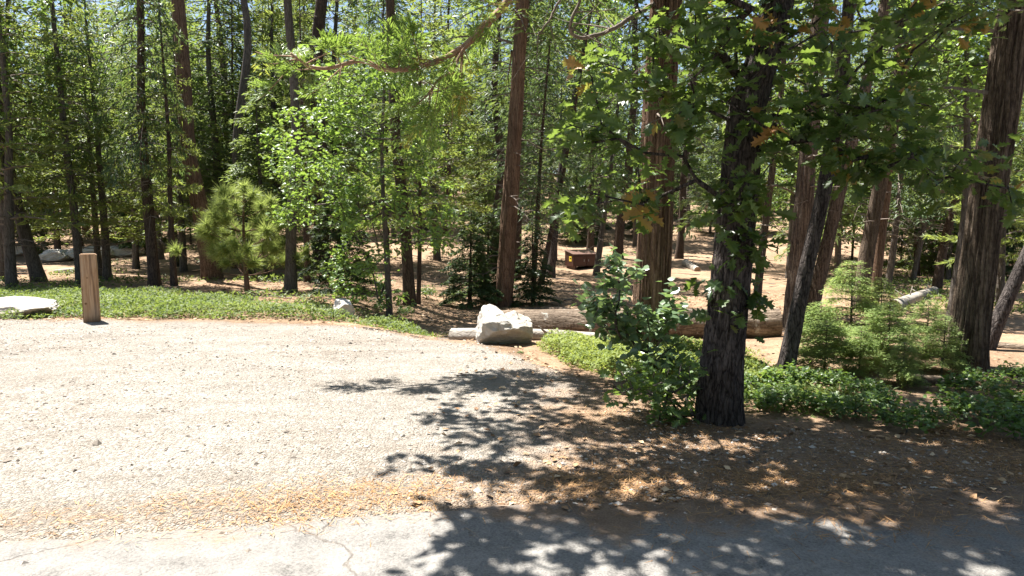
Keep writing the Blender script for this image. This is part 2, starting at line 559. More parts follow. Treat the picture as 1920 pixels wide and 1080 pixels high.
def plain(name, col, rough=.8, spec=.3, nscale=12, namt=.25, tint=False, metal=0):
    m, nt, bs, out = newmat(name)
    v = coords(nt)
    n = tex_noise(nt, v, nscale, 4, .6)
    lo = tuple(c * (1 - namt) for c in col)
    hi = tuple(min(1, c * (1 + namt)) for c in col)
    c = ramp(nt, n, [(.3, lo), (.7, hi)])
    if tint:
        at = N(nt, 'ShaderNodeAttribute', attribute_name='tint')
        c = ramp(nt, at.outputs['Fac'], tint)
    nt.links.new(c, bs.inputs['Base Color'])
    bs.inputs['Roughness'].default_value = rough
    bs.inputs['Specular IOR Level'].default_value = spec
    bs.inputs['Metallic'].default_value = metal
    bump(nt, bs, n, .25, .004)
    return m
M['stones'] = plain('loose_stones', (.3, .3, .3), tint=[(0, (.05, .043, .037)), (.3, (.17, .14, .115)), (.65, (.36, .31, .26)), (1, (.5, .46, .41))])
M['litter'] = plain('leaf_litter', (.3, .2, .1), tint=[(0, (.09, .05, .028)), (.4, (.22, .125, .065)), (.75, (.36, .235, .13)), (1, (.50, .38, .25))])
M['needles'] = plain('fallen_needles', (.3, .2, .1), tint=[(0, (.16, .085, .035)), (.6, (.34, .185, .075)), (1, (.48, .30, .14))])
M['locker'] = plain('brown_steel', (.055, .018, .012), .5, .4, 6, .2)
M['locker_lid'] = plain('brown_steel_sunlit', (.13, .075, .06), .38, .5, 6, .2)  # paler copy of the locker brown: sunlight on the lid put into its colour
M['yellow'] = plain('yellow_sticker', (.75, .56, .06), .6, .3, 6, .05)
M['black'] = plain('black_print', (.015, .015, .015), .6, .3, 6, .05)
M['steel'] = plain('steel', (.25, .24, .23), .5, .5, 6, .1)

def wood_mat():
    m, nt, bs, out = newmat('post_wood')
    v = coords(nt, (1, 1, .07))
    g = tex_noise(nt, v, 34, 5, .6, .8)
    g2 = tex_noise(nt, v, 120, 3, .6)
    c = ramp(nt, g, [(.3, (.25, .145, .08)), (.5, (.37, .235, .14)), (.7, (.46, .32, .21))])
    # knots
    vo = N(nt, 'ShaderNodeTexVoronoi')
    vo.inputs['Scale'].default_value = 5.5
    nt.links.new(coords(nt, (1, 1, 1)), vo.inputs['Vector'])
    k = ramp(nt, vo.outputs['Distance'], [(.06, (1, 1, 1)), (.13, (0, 0, 0))])
    c = mixc(nt, k, c, (.13, .065, .03))
    chk = tex_noise(nt, coords(nt, (1, 1, .035)), 24, 3, .5, .3)
    chk = ramp(nt, chk, [(.60, (0, 0, 0)), (.66, (.75, .75, .75))])
    c = mixc(nt, chk, c, (.15, .09, .055))
    c = mixc(nt, ramp(nt, tex_noise(nt, coords(nt, (1, 1, .5)), 5, 4, .6), [(.45, (0, 0, 0)), (.75, (.45, .45, .45))]), c, (.30, .26, .215))
    # earth stain at the foot of the post
    tc = N(nt, 'ShaderNodeTexCoord')
    sp = N(nt, 'ShaderNodeSeparateXYZ')
    nt.links.new(tc.outputs['Object'], sp.inputs[0])
    st = ramp(nt, math_n(nt, 'ADD', sp.outputs[2], math_n(nt, 'MULTIPLY', g, .1)), [(.04, (.8, .8, .8)), (.16, (0, 0, 0))])
    c = mixc(nt, st, c, (.15, .085, .045))
    nt.links.new(c, bs.inputs['Base Color'])
    bs.inputs['Roughness'].default_value = .8
    bs.inputs['Specular IOR Level'].default_value = .2
    bump(nt, bs, mixc(nt, .4, g, g2), .5, .006)
    return m
M['post'] = wood_mat()

# ------------------------------------------------------------------ ground, gravel lot, road
def grid_mesh(name, xs, ys, zf, mat, smooth=True):
    X, Y = np.meshgrid(xs, ys)
    V = np.stack([X, Y, zf(X, Y)], -1).reshape(-1, 3)
    nx, ny = len(xs), len(ys)
    i = (np.arange(ny - 1)[:, None] * nx + np.arange(nx - 1)[None]).ravel()
    Q = np.stack([i, i + 1, i + nx + 1, i + nx], -1)
    return mesh_np(name, V, Q, mat, smooth=smooth)

def uneven(a0, a1, step, far, growth=1.12):
    xs = list(np.arange(a0, a1 + 1e-6, step))
    s = step
    hi = []
    v = xs[-1]
    while v < far:
        s *= growth
        v += s
        hi.append(v)
    lo = []
    v = xs[0]
    s = step
    while v > -far:
        s *= growth
        v -= s
        lo.append(v)
    return np.array(lo[::-1] + xs + hi)

def road_edge(x):
    x = np.asarray(x, float)
    return 3.31 + .2 * np.minimum(x, 0) + .09 * np.maximum(x, 0) + .05 * fbm(x * 1.3, 0, 0, 21, 4)

def lot_back(x):
    """far edge of the gravel lot"""
    xs = [-40, -9, -6, -3.6, -1.6, -.4, .3, .75, 1.2, 1.7, 2.6, 3.6, 6, 12]
    ys = [11.5, 10.7, 10.5, 10.3, 9.6, 8.4, 7.2, 6.0, 5.2, 4.75, 4.62, 4.45, 4.8, 6]
    return np.interp(x, xs, ys)

def lot_mask(x, y):
    n = fbm(x * 1.6, y * 1.6, 0, 31, 4)
    return sst(-.4, .4, (lot_back(x) - y) + .5 * n)

def gz(x, y):
    """visible surface height near the camera"""
    rough = .007 * fbm(x * 4, y * 4, 0, 41, 3)
    return terr(x, y) + rough

gx = uneven(-12, 8, .16, 260)
gy = np.concatenate([-uneven(0, .3, .3, 60, 1.25)[::-1][:0], np.arange(-40, 1.5, 2.5), np.arange(1.6, 20, .16), 20 + np.cumsum(.16 * 1.07 ** np.arange(1, 76))])
ground = tag(link('ground', grid_mesh('ground', gx, gy, lambda X, Y: gz(X, Y) - .02 * sst(.3, .9, lot_mask(X, Y)) * (Y < 12) - .02 * (Y < road_edge(X)), M['duff'])), 'brown forest floor of pine duff under the trees', 'ground', kind='structure')

lx = np.arange(-14, 7.5, .06)
ly = np.arange(2.3, 11.6, .06)
def lot_z(X, Y):
    mk = lot_mask(X, Y)
    return gz(X, Y) + .012 * mk - .03 * (1 - mk) - .012 * sst(.12, -.05, Y - road_edge(X)) + .006 * fbm(X * 9, Y * 9, 0, 43, 2) * mk
lot = tag(link('gravel_lot', grid_mesh('gravel_lot', lx, ly, lot_z, M['gravel'])), 'pale sunlit gravel clearing beside the road', 'gravel lot', kind='structure')

_X, _Y = np.meshgrid(lx, ly)
_d = np.clip(.5 + .6 * (_X - .02 - .2 * (_Y - 4) + .5 * fbm(_X * 1.2, _Y * 1.2, 0, 33, 3)), 0, 1)
_d = np.maximum(_d, sst(.9, .1, lot_back(_X) - _Y) * .8)
_d = np.maximum(_d, .42 * np.exp(-((_Y - road_edge(_X) - .2) / .28) ** 2))
_a = lot.data.attributes.new('dirt', 'FLOAT', 'POINT')
_a.data.foreach_set('value', _d.ravel().astype(np.float32))

rx = np.concatenate([np.arange(-60, -5, 2.0), np.arange(-5, 6, .06), np.arange(6, 60, 2.0)])
rt = np.concatenate([[0, .02, .05], np.arange(.1, 1.6, .07), np.arange(1.6, 3, .2), np.arange(3, 7, .5)])
RX, RT = np.meshgrid(rx, rt)
RY = road_edge(RX) + .02 * fbm(RX * 8, RT * 0, 0, 47, 3) - RT
RZ = .010 * np.clip(RT / .05, 0, 1) + .004 + .004 * fbm(RX * .8, RY * .8, 0, 49, 2) - .012 * (RT < .01)
V = np.stack([RX, RY, RZ], -1).reshape(-1, 3)
nx, ny = len(rx), len(rt)
i = (np.arange(ny - 1)[:, None] * nx + np.arange(nx - 1)[None]).ravel()
road = tag(link('road', mesh_np('road', V, np.stack([i, i + nx, i + nx + 1, i + 1], -1), M['asphalt'], smooth=True)), 'worn grey asphalt road with a ragged cracked edge', 'road', kind='structure')

_rd = sst(.55, .0, RT + .25 * fbm(RX * 2.2, RT * 2.2, 0, 51, 3)) * (.35 + .65 * sst(-.6, .8, RX)) + .55 * sst(.2, 2.5, RX) * sst(1.3, .3, RT)
_a = road.data.attributes.new('dirt', 'FLOAT', 'POINT')
_a.data.foreach_set('value', np.clip(_rd, 0, 1).ravel().astype(np.float32))

def surf(x, y):
    x = np.asarray(x, float)
    y = np.asarray(y, float)
    lz = np.maximum(lot_z(x, y), gz(x, y) - .02)
    return np.where(y < road_edge(x), .014, np.where(y < 11.6, lz, gz(x, y)))

# loose stones
def scatter_stones(name, P, size, label, flat=.6):
    oct_v = np.array([(1, 0, 0), (0, 1, 0), (-1, 0, 0), (0, -1, 0), (0, 0, 1), (0, 0, -1)], float)
    oct_t = np.array([(0, 1, 4), (1, 2, 4), (2, 3, 4), (3, 0, 4), (1, 0, 5), (2, 1, 5), (3, 2, 5), (0, 3, 5)])
    n = len(P)
    a = rng.uniform(0, 6.28, n)
    sx, sy, sz = size * rng.uniform(.7, 1.3, n), size * rng.uniform(.6, 1.1, n), size * flat * rng.uniform(.6, 1.1, n)
    v = oct_v[None] * (1 + rng.uniform(-.28, .28, (n, 6, 3)))
    v = v + rng.uniform(-.25, .25, (n, 6, 3))
    v = v * np.stack([sx, sy, sz], -1)[:, None]
    c, s = np.cos(a)[:, None], np.sin(a)[:, None]
    vv = np.stack([v[..., 0] * c - v[..., 1] * s, v[..., 0] * s + v[..., 1] * c, v[..., 2]], -1) + P[:, None]
    T = oct_t[None] + (np.arange(n) * 6)[:, None, None]
    t = np.repeat(np.clip(rng.beta(1.3, 1.2, n), 0, 1), 8)
    return tag(link(name, mesh_np(name, vv.reshape(-1, 3), T.reshape(-1, 3), M['stones'], t)), label, 'gravel', kind='stuff')

def pts_in_view(n, x0, x1, y0, y1, power=1.0):
    """more points near the camera"""
    Y = y0 + (y1 - y0) * rng.random(n) ** power
    X = rng.uniform(x0, x1, n)
    return X, Y
X, Y = pts_in_view(42000, -9, 3, 2.6, 11, 1.5)
k = (np.abs(X) < Y * .85 + .4) & (rng.random(len(X)) < lot_mask(X, Y)) & (Y > road_edge(X) - .35 * rng.random(len(X)) ** 3)
k &= fbm(X * .9, Y * .9, 0, 55, 3) * 1.6 + rng.uniform(-.5, .5, len(X)) > -.1
X, Y = X[k], Y[k]
sz = .0055 + .013 * rng.random(len(X)) ** 4 + .014 * (rng.random(len(X)) < .012)
scatter_stones('gravel', np.stack([X, Y, surf(X, Y) + sz * .15], -1), sz, 'loose grit and small stones strewn over the pale clearing')

# ------------------------------------------------------------------ conifers
def conifer_crown(seed, H, base, Rmax, n_br, leafL, leafW, per_m, droop=.25, up=.2, shape=.75, gap=.0, dead=0, flat=.35, tipup=0.0, sub=.42, levels=0):
    """branches and needle sprays of a conifer, z = height above the foot"""
    g = np.random.default_rng(seed)
    S = Soup()
    for b in range(n_br + dead):
        isd = b >= n_br
        if isd:
            h = base * g.uniform(.15, 1.05)
            L = Rmax * g.uniform(.25, .6)
        else:
            q = (b + g.random()) / n_br
            if levels: q = min(.995, (math.floor(q * levels) + .5 + .13 * g.standard_normal()) / levels)
            q = max(q, .002)
            h = base + (H - base) * q ** .9
            L = Rmax * ((1 - q) ** shape * .95 + .05) * g.uniform(.6, 1.15)
            if g.random() < gap: continue
        az = b * 2.39996 + g.uniform(-.5, .5)
        d = np.array([math.cos(az), math.sin(az), 0])
        k = max(4, int(L / .35))
        t = np.linspace(0, 1, k)
        upv = up * g.uniform(.5, 1.5)
        path = d[None] * (t * L)[:, None]
        path[:, 2] = h + L * (upv * t - (droop + upv) * t ** 2 * g.uniform(.7, 1.2) + tipup * t ** 4)
        side = np.array([-d[1], d[0], 0])
        path += side * (L * .12 * g.uniform(-1, 1) * t ** 2)[:, None]
        r0 = .006 + .011 * L
        V, T = tube(path, r0 * (1 - .85 * t), 3, False)
        S.add(V, T, 1)
        if isd:
            for _ in range(3):
                tt = g.uniform(.3, .9)
                p = path[int(tt * (k - 1))]
                e = p + (side * g.choice([-1, 1]) + d * .7) * L * .25 + np.array([0, 0, g.uniform(-.12, .1)])
                V, T = tube([p, (p + e) / 2 + g.normal(0, .02, 3), e], [r0 * .5, r0 * .35, r0 * .15], 3, False)
                S.add(V, T, 1)
            continue
        n = int(per_m * L * L * .55 + per_m * L * .25)
        if n < 4: n = 4
        # points along side twigs
        tt = .12 + .88 * g.random(n) ** .75
        sg = g.choice([-1, 1], n)
        tw = g.random(n)
        half = sub * L * (1 - tt * .75) + .06
        twl = half * tw
        # group on discrete twigs so the sprays read as sprays
        m = max(5, int(L * 9))
        tt = (np.floor(tt * m) + .5 + .18 * g.standard_normal(n)) / m
        tt = np.clip(tt, .05, 1)
        ip = tt * (k - 1)
        i0 = np.clip(ip.astype(int), 0, k - 2)
        f = (ip - i0)[:, None]
        ax = path[i0] * (1 - f) + path[i0 + 1] * f
        tg = nrm(path[i0 + 1] - path[i0])
        twd = nrm(tg * .75 + side[None] * sg[:, None])
        P = ax + twd * twl[:, None]
        P[:, 2] -= twl ** 2 * .25 / max(half.max(), .05) * 1.0
        P += g.normal(0, .035 * (1 + L * .2), (n, 3)) * np.array([1, 1, .6])
        D = nrm(twd + tg * .3 + g.normal(0, .45, (n, 3)) * np.array([1, 1, flat * 1.6]) + np.array([0, 0, tipup * .6]))
        Nn = nrm(np.array([0, 0, 1.0]) + g.normal(0, flat, (n, 3)))
        LL = leafL * g.uniform(.6, 1.3, n)
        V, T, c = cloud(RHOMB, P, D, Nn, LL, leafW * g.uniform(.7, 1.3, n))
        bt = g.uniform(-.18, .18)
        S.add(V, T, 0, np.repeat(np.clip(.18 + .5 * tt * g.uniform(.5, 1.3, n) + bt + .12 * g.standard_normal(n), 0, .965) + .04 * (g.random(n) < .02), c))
    return S

def trunk_mesh(name, path, rad, mat, **kw):
    V, T = trunk_geo(path, rad, **kw)
    return mesh_np(name, V, T, mat, smooth=True)

CROWN = {}
def crown(key, mat, *a, **kw):
    S = conifer_crown(*a, **kw)
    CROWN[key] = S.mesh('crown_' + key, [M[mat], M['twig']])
# tall: foliage starts high; mid: half-grown; low: foliage to the ground
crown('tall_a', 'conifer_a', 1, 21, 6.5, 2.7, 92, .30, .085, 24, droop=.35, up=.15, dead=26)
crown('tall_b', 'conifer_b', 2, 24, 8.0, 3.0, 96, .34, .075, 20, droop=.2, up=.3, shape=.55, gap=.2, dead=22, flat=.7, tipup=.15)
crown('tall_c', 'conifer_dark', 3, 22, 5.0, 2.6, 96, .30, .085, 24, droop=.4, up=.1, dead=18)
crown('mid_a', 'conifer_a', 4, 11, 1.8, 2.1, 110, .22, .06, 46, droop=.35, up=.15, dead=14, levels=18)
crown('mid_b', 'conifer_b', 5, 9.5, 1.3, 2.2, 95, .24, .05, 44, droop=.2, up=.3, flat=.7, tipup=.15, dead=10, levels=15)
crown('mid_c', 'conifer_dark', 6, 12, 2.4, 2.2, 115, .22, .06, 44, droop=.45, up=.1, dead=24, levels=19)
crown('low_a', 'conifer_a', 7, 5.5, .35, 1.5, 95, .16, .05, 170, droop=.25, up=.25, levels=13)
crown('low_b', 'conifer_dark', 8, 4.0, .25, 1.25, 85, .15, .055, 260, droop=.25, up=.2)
HT = dict(tall_a=21, tall_b=24, tall_c=22, mid_a=11, mid_b=9.5, mid_c=12, low_a=5.5, low_b=4.0)

KIND = dict(tall_b='pine_tree', mid_b='pine_tree', tall_c='fir_tree', mid_c='fir_tree', low_b='fir_tree')
SPOTS = []           # ground positions taken by trees
def tree_root(name, label, cat, base, group=None):
    SPOTS.append((base[0], base[1]))
    return thing(name, label, cat, base, group)

def conifer(label, base, top_dir, dia, key, bark, scale=None, rot=None, group=None, name='conifer_tree', seg=12, hgt=None, bend=None, detail=False, flare=.3, crown_on=True, crown_z=0, crown_xy=1.0, sink=.12):
    """base: world foot point; top_dir: (dx, dy) lean per metre of height"""
    sc = scale or random.uniform(.85, 1.15)
    H = hgt or HT[key] * sc * .97
    if name == 'conifer_tree': name = KIND.get(key, name)
    root = tree_root(name, label, 'tree', base, group)
    n = 26 if not detail else 150
    t = np.linspace(0, 1, n) ** (1.0 if not detail else 1.25)
    z = -sink + (H + sink) * t
    lx_, ly_ = top_dir
    path = np.stack([lx_ * z, ly_ * z, z], -1)
    seed = random.randint(0, 999)
    wob = .012 * H * np.stack([noise3(z * .25, 0, 0, seed), noise3(z * .25, 3.3, 0, seed + 1), 0 * z], -1) * np.clip(z / 4, 0, 1)[:, None]
    if not detail: path = path + wob
    if bend is not None:
        path = path + np.array(bend)[None] * (np.clip(z / H, 0, 1) ** 2)[:, None] * H
    rad = dia / 2 * (1 - .93 * np.clip(z / H, 0, 1) ** 1.1) + .004
    link('trunk', trunk_mesh('trunk', path, rad, M[bark], seg=seg, amp=.05 if not detail else .15, furrow=9 if not detail else 24, vert=.9 if not detail else .55, flare=flare, flare_h=.3, seed=seed), root)
    if crown_on:
        c = link('crown', CROWN[key], root, loc=(0, 0, crown_z))
        th = rot if rot is not None else random.uniform(0, 6.28)
        lean = Matrix(((1, 0, lx_, 0), (0, 1, ly_, 0), (0, 0, 1, 0), (0, 0, 0, 1)))
        c.matrix_local = Matrix.Translation((0, 0, crown_z)) @ lean @ Matrix.Rotation(th, 4, 'Z') @ Matrix.Diagonal((sc * crown_xy, sc * crown_xy, sc, 1))
    return root

def by_px(bx, by, tx, ty, wpx, Y=None):
    """foot, lean and diameter of a trunk from its outline in the photograph"""
    if Y is None:
        p = gpx(bx, by)
    else:
        p = px(bx, by, Y)
        p[2] = float(terr(p[0], p[1]))
    q = px(tx, ty, p[1])
    b0 = px(bx, by, p[1])
    dz = max(q[2] - p[2], .5)
    return p, ((q[0] - b0[0]) / dz, 0.0), wpx / FPX * p[1]

EXPL = [
 # label, base px, upper px, width px, depth, crown, bark, scale
 ('slim dark conifer trunk left of the leaning grey trunk', (6, 525), (12, 300), 20, None, 'mid_a', 'bark_grey', 1.1),
 ('grey conifer trunk leaning hard over beside the pale boulders', (74, 528), (18, 335), 30, None, 'tall_a', 'bark_grey', .6),
 ('thin conifer trunk rising just behind the wooden post', (150, 528), (122, 240), 20, 19.0, 'mid_a', 'bark_grey', 1.15),
 ('straight conifer trunk with many dead twigs, beside the shaded ground cover', (290, 536), (262, 60), 27, None, 'mid_c', 'bark_pine', 1.2),
 ('thin straight conifer trunk close by the twiggy one', (327, 536), (314, 330), 15, None, 'mid_b', 'bark_pine', .9),
 ('tall reddish brown conifer trunk leaning slightly, behind the young pine', (396, 520), (346, 0), 42, 21.0, 'tall_b', 'bark_cedar', 1.0),
 ('tall straight grey conifer trunk rising above the young pine', (466, 515), (450, 0), 25, 23.0, 'tall_a', 'bark_grey', 1.05),
 ('very thin black conifer trunk next to the straight grey one', (441, 500), (437, 180), 11, 26.0, 'mid_c', 'bark_pine', .95),
 ('dark conifer trunk between the young pine and the leafy young oak', (545, 548), (531, 0), 26, None, 'tall_c', 'bark_grey', .95),
 ('stout dark pine trunk towering behind the leafy young oak', (602, 512), (604, 0), 40, 26.0, 'tall_b', 'bark_pine', 1.1),
 ('slim dark trunk close behind the leafy young oak, beside a thin one', (577, 540), (571, 330), 15, 19.5, 'mid_b', 'bark_pine', .9),
 ('dark brown conifer trunk behind the crown of the leafy young oak', (767, 572), (748, 30), 29, None, 'tall_c', 'bark_pine', .9),
 ('pencil thin dark trunk beside the shaded young firs', (784, 570), (789, 320), 11, None, 'mid_b', 'bark_pine', .8),
 ('slim dark conifer trunk behind the sunlit slender cedar', (924, 492), (937, 60), 21, 29.0, 'tall_c', 'bark_pine', 1.0),
 ('dark conifer trunk hugging the sunlit slender cedar', (966, 530), (991, 120), 24, 24.0, 'tall_c', 'bark_pine', .9),
 ('thin dark trunk among the shaded undergrowth near the log', (1000, 540), (1016, 300), 10, 19.0, 'mid_c', 'bark_pine', .8),
 ('slim trunk leaning between the shaded undergrowth and the locker', (1014, 520), (1050, 330), 12, 22.0, 'mid_c', 'bark_pine', .9),
 ('dark conifer trunk just behind the brown food locker', (1105, 482), (1112, 330), 15, 34.0, 'tall_a', 'bark_pine', .9),
 ('grey slim trunk standing in front of the food locker', (1118, 516), (1142, 350), 13, 27.0, 'mid_c', 'bark_grey', 1.0),
 ('straight dark conifer trunk between the locker and the big red cedar', (1160, 484), (1172, 330), 21, 33.0, 'tall_c', 'bark_pine', 1.0),
 ('dark conifer trunk on the bare slope beside the big red cedar', (1272, 482), (1288, 330), 16, 33.0, 'tall_b', 'bark_pine', .9),
 ('thin conifer trunk at the back of the sunny campsite', (832, 450), (838, 280), 12, 40.0, 'tall_a', 'bark_pine', .9),
 ('thin grey trunk between the dark oak and the twin grey cedars', (1416, 594), (1440, 380), 17, None, 'mid_a', 'bark_cedar_grey', 1.0),
 ('mossy grey cedar trunk rising behind the fir saplings', (1614, 560), (1692, 40), 30, 15.0, 'tall_a', 'bark_cedar_grey', .9),
 ('brown cedar trunk twinned with the mossy grey one', (1636, 560), (1712, 60), 22, 15.6, 'tall_a', 'bark_cedar', .8),
 ('slim conifer trunk beside the bleached fallen log', (1664, 528), (1694, 290), 13, 20.0, 'mid_c', 'bark_grey', 1.0),
 ('leaning brown trunk beyond the bleached fallen log', (1756, 520), (1800, 320), 18, 20.0, 'mid_a', 'bark_pine', 1.1),
 ('thin grey trunk between the mossy cedar and the leaning brown trunk', (1712, 505), (1738, 390), 10, 24.0, 'mid_c', 'bark_grey', .9),
]
for lab, b, t, wpx, Yd, key, bark, sc in EXPL:
    base, lean, dia = by_px(b[0], b[1], t[0], t[1], wpx, Yd)
    conifer(lab, base, lean, dia * (.72 if b[0] < 800 else .85), key, bark, sc, crown_xy=(.85 if b[0] > 780 else (.35 if b[0] > 340 else .5)) if base[1] < 24 else .75, crown_z=(8.0 if 380 < b[0] < 780 else 1.2) if key.startswith('tall') else .6)

# the slender sunlit cedar and the three big ones
b, l, d = by_px(944, 574, 979, 20, 29)
conifer('slender sunlit red cedar trunk with knots, behind the white boulder', b, l, d, 'tall_a', 'bark_cedar', .95, name='cedar_tree', seg=40, detail=True)
b, l, d = by_px(1486, 614, 1524, 190, 32)
conifer('grey furrowed cedar trunk, the upright one of the twin pair by the log', b, l, d, 'tall_b', 'bark_cedar_grey', .85, name='cedar_tree', seg=48, detail=True, crown_xy=.65, crown_z=1.5)
b, l, d = by_px(1514, 612, 1594, 280, 22, b[1] + .12)
conifer('brown cedar trunk, the leaning one of the twin pair by the log', b, l, d, 'tall_a', 'bark_cedar_grey', .8, name='cedar_tree', seg=40, detail=True, crown_xy=.6, crown_z=1.5)
b, l, d = by_px(1810, 690, 1890, 100, 54)
conifer('massive shaggy cedar trunk with deep bark, beside the fir saplings', b, l, d, 'tall_b', 'bark_cedar_grey', .9, name='cedar_tree', seg=110, detail=True, flare=.45, crown_z=1.5, crown_xy=.7)
RIGHT_CEDAR = b
b, l, d = by_px(1216, 664, 1248, 0, 58)
big_cedar = conifer('big red cedar trunk with shaggy bark behind the pale leafed sapling', b, l, d, 'tall_a', 'bark_cedar', 1.0, name='cedar_tree', seg=110, detail=True, flare=.3, crown_z=1.5, crown_xy=.65)
BC = np.array(b)
# dark stem leaning up beside the massive cedar
b, l, d = by_px(1846, 655, 1925, 480, 24)
conifer('thin dark stem leaning out beside the massive cedar', b, l, d, 'low_a', 'bark_oak', 1.0, name='conifer_tree', crown_on=False, hgt=4.5)

# understory conifers placed by eye
UND = [
 ('dense green conifer beyond the pale boulders, foliage down to the ground', 40, 33, 'low_a', 1.5), ('bushy conifer crowding behind the wooden post', 185, 21, 'mid_b', .8),
 ('dense conifer between the twiggy trunk and the reddish trunk', 345, 24, 'mid_a', .9), ('bushy conifer with low branches behind the young pine', 500, 22, 'low_a', 1.2),
 ('small dark fir in the shade near the white boulder', 880, 16.5, 'low_b', .62), ('small dark fir half hidden by the slender cedar', 1000, 17, 'low_b', .55), ('dark bushy fir in deep shade between the boulder and the thin dark trunk', 915, 17.8, 'low_b', .6),
 ('shaded fir below the leafy young oak', 640, 17, 'low_b', .8), ('dense conifer on the slope above the campsite clearing', 900, 45, 'low_a', 1.4),
 ('low dark fir beside the back of the campsite', 1080, 40, 'low_b', 1.3), ('leafy low conifer on the slope between the cedars', 1330, 44, 'low_a', 1.1),
 ('dense conifer behind the mossy grey cedar', 1570, 23, 'mid_a', .8), ('dark conifer behind the bleached fallen log', 1720, 27, 'mid_c', .8),
 ('bushy conifer at the edge behind the massive cedar', 1880, 16, 'mid_b', .7), ('tall bushy conifer at the left end of the ground cover', -70, 24, 'mid_a', 1.1),
 ('drooping conifer over the pale boulders', 110, 31, 'mid_c', 1.0), ('tall layered conifer behind the tall reddish trunk', 410, 26, 'mid_a', 1.35), ('tall feathery pine behind the straight grey trunk', 520, 27.5, 'mid_b', 1.5),
 ('tall layered conifer behind the stout dark pine', 640, 29, 'mid_a', 1.5), ('tall feathery pine between the young oak and the small dark firs', 820, 31, 'mid_b', 1.5), ('tall dark fir behind the wooden post', 150, 35, 'mid_c', 1.5), ('tall layered conifer left of the tall reddish trunk', 300, 30, 'mid_a', 1.5), ('feathery conifer beside the thin trunk behind the post', 200, 20.5, 'mid_b', 1.0), ('feathery green conifer before the leaning grey trunk', 20, 17.5, 'mid_b', 1.05),
 ('layered conifer between the post and the twiggy trunk', 255, 25.0, 'mid_a', .85), ('green conifer closing the gap beyond the slender cedar', 1040, 32, 'mid_a', .9),
]
for lab, x, Yd, key, sc in UND:
    p = px(x, 500, Yd)
    p[2] = float(terr(p[0], p[1]))
    dark = key.endswith('c') or key == 'low_b'
    conifer(lab, p, (random.uniform(-.03, .03), 0), .05 + HT[key] * sc * .018, key, 'bark_pine' if dark else 'bark_grey', sc, name='conifer_tree')

# the wood filling the slope behind
def free(x, y, r):
    return all((x - a) ** 2 + (y - b_) ** 2 > r * r for a, b_ in SPOTS)
LM = [(50, 'leaning grey trunk'), (165, 'wooden post'), (285, 'twiggy trunk'), (375, 'tall reddish trunk'), (470, 'young pine'), (570, 'stout dark pine'), (720, 'leafy young oak'), (880, 'shaded small firs'), (965, 'slender sunlit cedar'),
      (1090, 'food locker'), (1225, 'big red cedar'), (1365, 'dark oak by the road'), (1500, 'twin cedars'), (1640, 'mossy grey cedar'), (1750, 'bleached fallen log'), (1850, 'massive cedar')]
def landmark(X, Yd):
    xp = 960 + FPX * X / Yd
    return min(LM, key=lambda q: abs(q[0] - xp))[1]
cnt = 0
tries = 0
while cnt < 125 and tries < 6000:
    tries += 1
    Yd = 21 + 62 * random.random() ** .8
    X = random.uniform(-.92, .92) * Yd
    xp = 960 + FPX * X / Yd
    if 770 < xp < 1480 and Yd < 40 and not (random.random() < .03): continue
    if xp < 340 and Yd < 34: continue
    if not free(X, Yd, 2.3): continue
    far = Yd > 45
    key = random.choice(['tall_a', 'tall_c', 'tall_b', 'tall_c', 'mid_a', 'mid_c', 'mid_c', 'mid_b', 'low_a'])
    sc = random.uniform(.8, 1.2)
    thin = key.startswith('tall')
    if thin:
        lab, grp = 'tall bare-stemmed conifer of the wood beyond the ' + landmark(X, Yd), 'tall conifers beyond the ' + landmark(X, Yd)
    else:
        lab, grp = 'half-grown bushy conifer of the wood beyond the ' + landmark(X, Yd), 'half-grown conifers beyond the ' + landmark(X, Yd)
    p = (X, Yd, float(terr(X, Yd)))
    conifer(lab, p, (random.uniform(-.03, .03), random.uniform(-.02, .02)), (.28 if thin else .13) * random.uniform(.7, 1.4), key, random.choice(['bark_pine', 'bark_pine', 'bark_grey']), sc, group=grp, seg=8, crown_xy=.9 if thin else 1.0)
    cnt += 1


# ------------------------------------------------------------------ broadleaved trees: grow twigs towards leaf clusters
def grow(trunk_pts, targets, step=.22, seed=0, bend=.35):
    """joins every target to the skeleton; returns nodes, parents, child counts"""
    g = np.random.default_rng(seed)
    nodes = [np.array(p, float) for p in trunk_pts]
    par = [-1] + list(range(len(trunk_pts) - 1))
    ntr = len(nodes)
    arr = np.array(nodes)
    d0 = np.min(np.linalg.norm(targets[:, None] - arr[None], axis=2), axis=1)
    tips = []
    for ti in np.argsort(d0):
        tgt = targets[ti]
        A = np.array(nodes)
        d = np.linalg.norm(A - tgt, axis=1)
        pen = np.maximum(A[:, 2] - tgt[2] + .1, 0) * .5       # branches prefer to rise
        pen[:2] += 3
        j = int(np.argmin(d + pen))
        n = max(1, int(d[j] / step))
        p0 = nodes[j]
        side = g.normal(0, 1, 3) * d[j] * .10
        prev = j
        for q in range(1, n + 1):
            t = q / n
            p = p0 + (tgt - p0) * t + side * math.sin(math.pi * t) + np.array([0, 0, d[j] * .08 * math.sin(math.pi * t)])
            nodes.append(p)
            par.append(prev)
            prev = len(nodes) - 1
        tips.append(prev)
    return np.array(nodes), np.array(par), ntr, tips

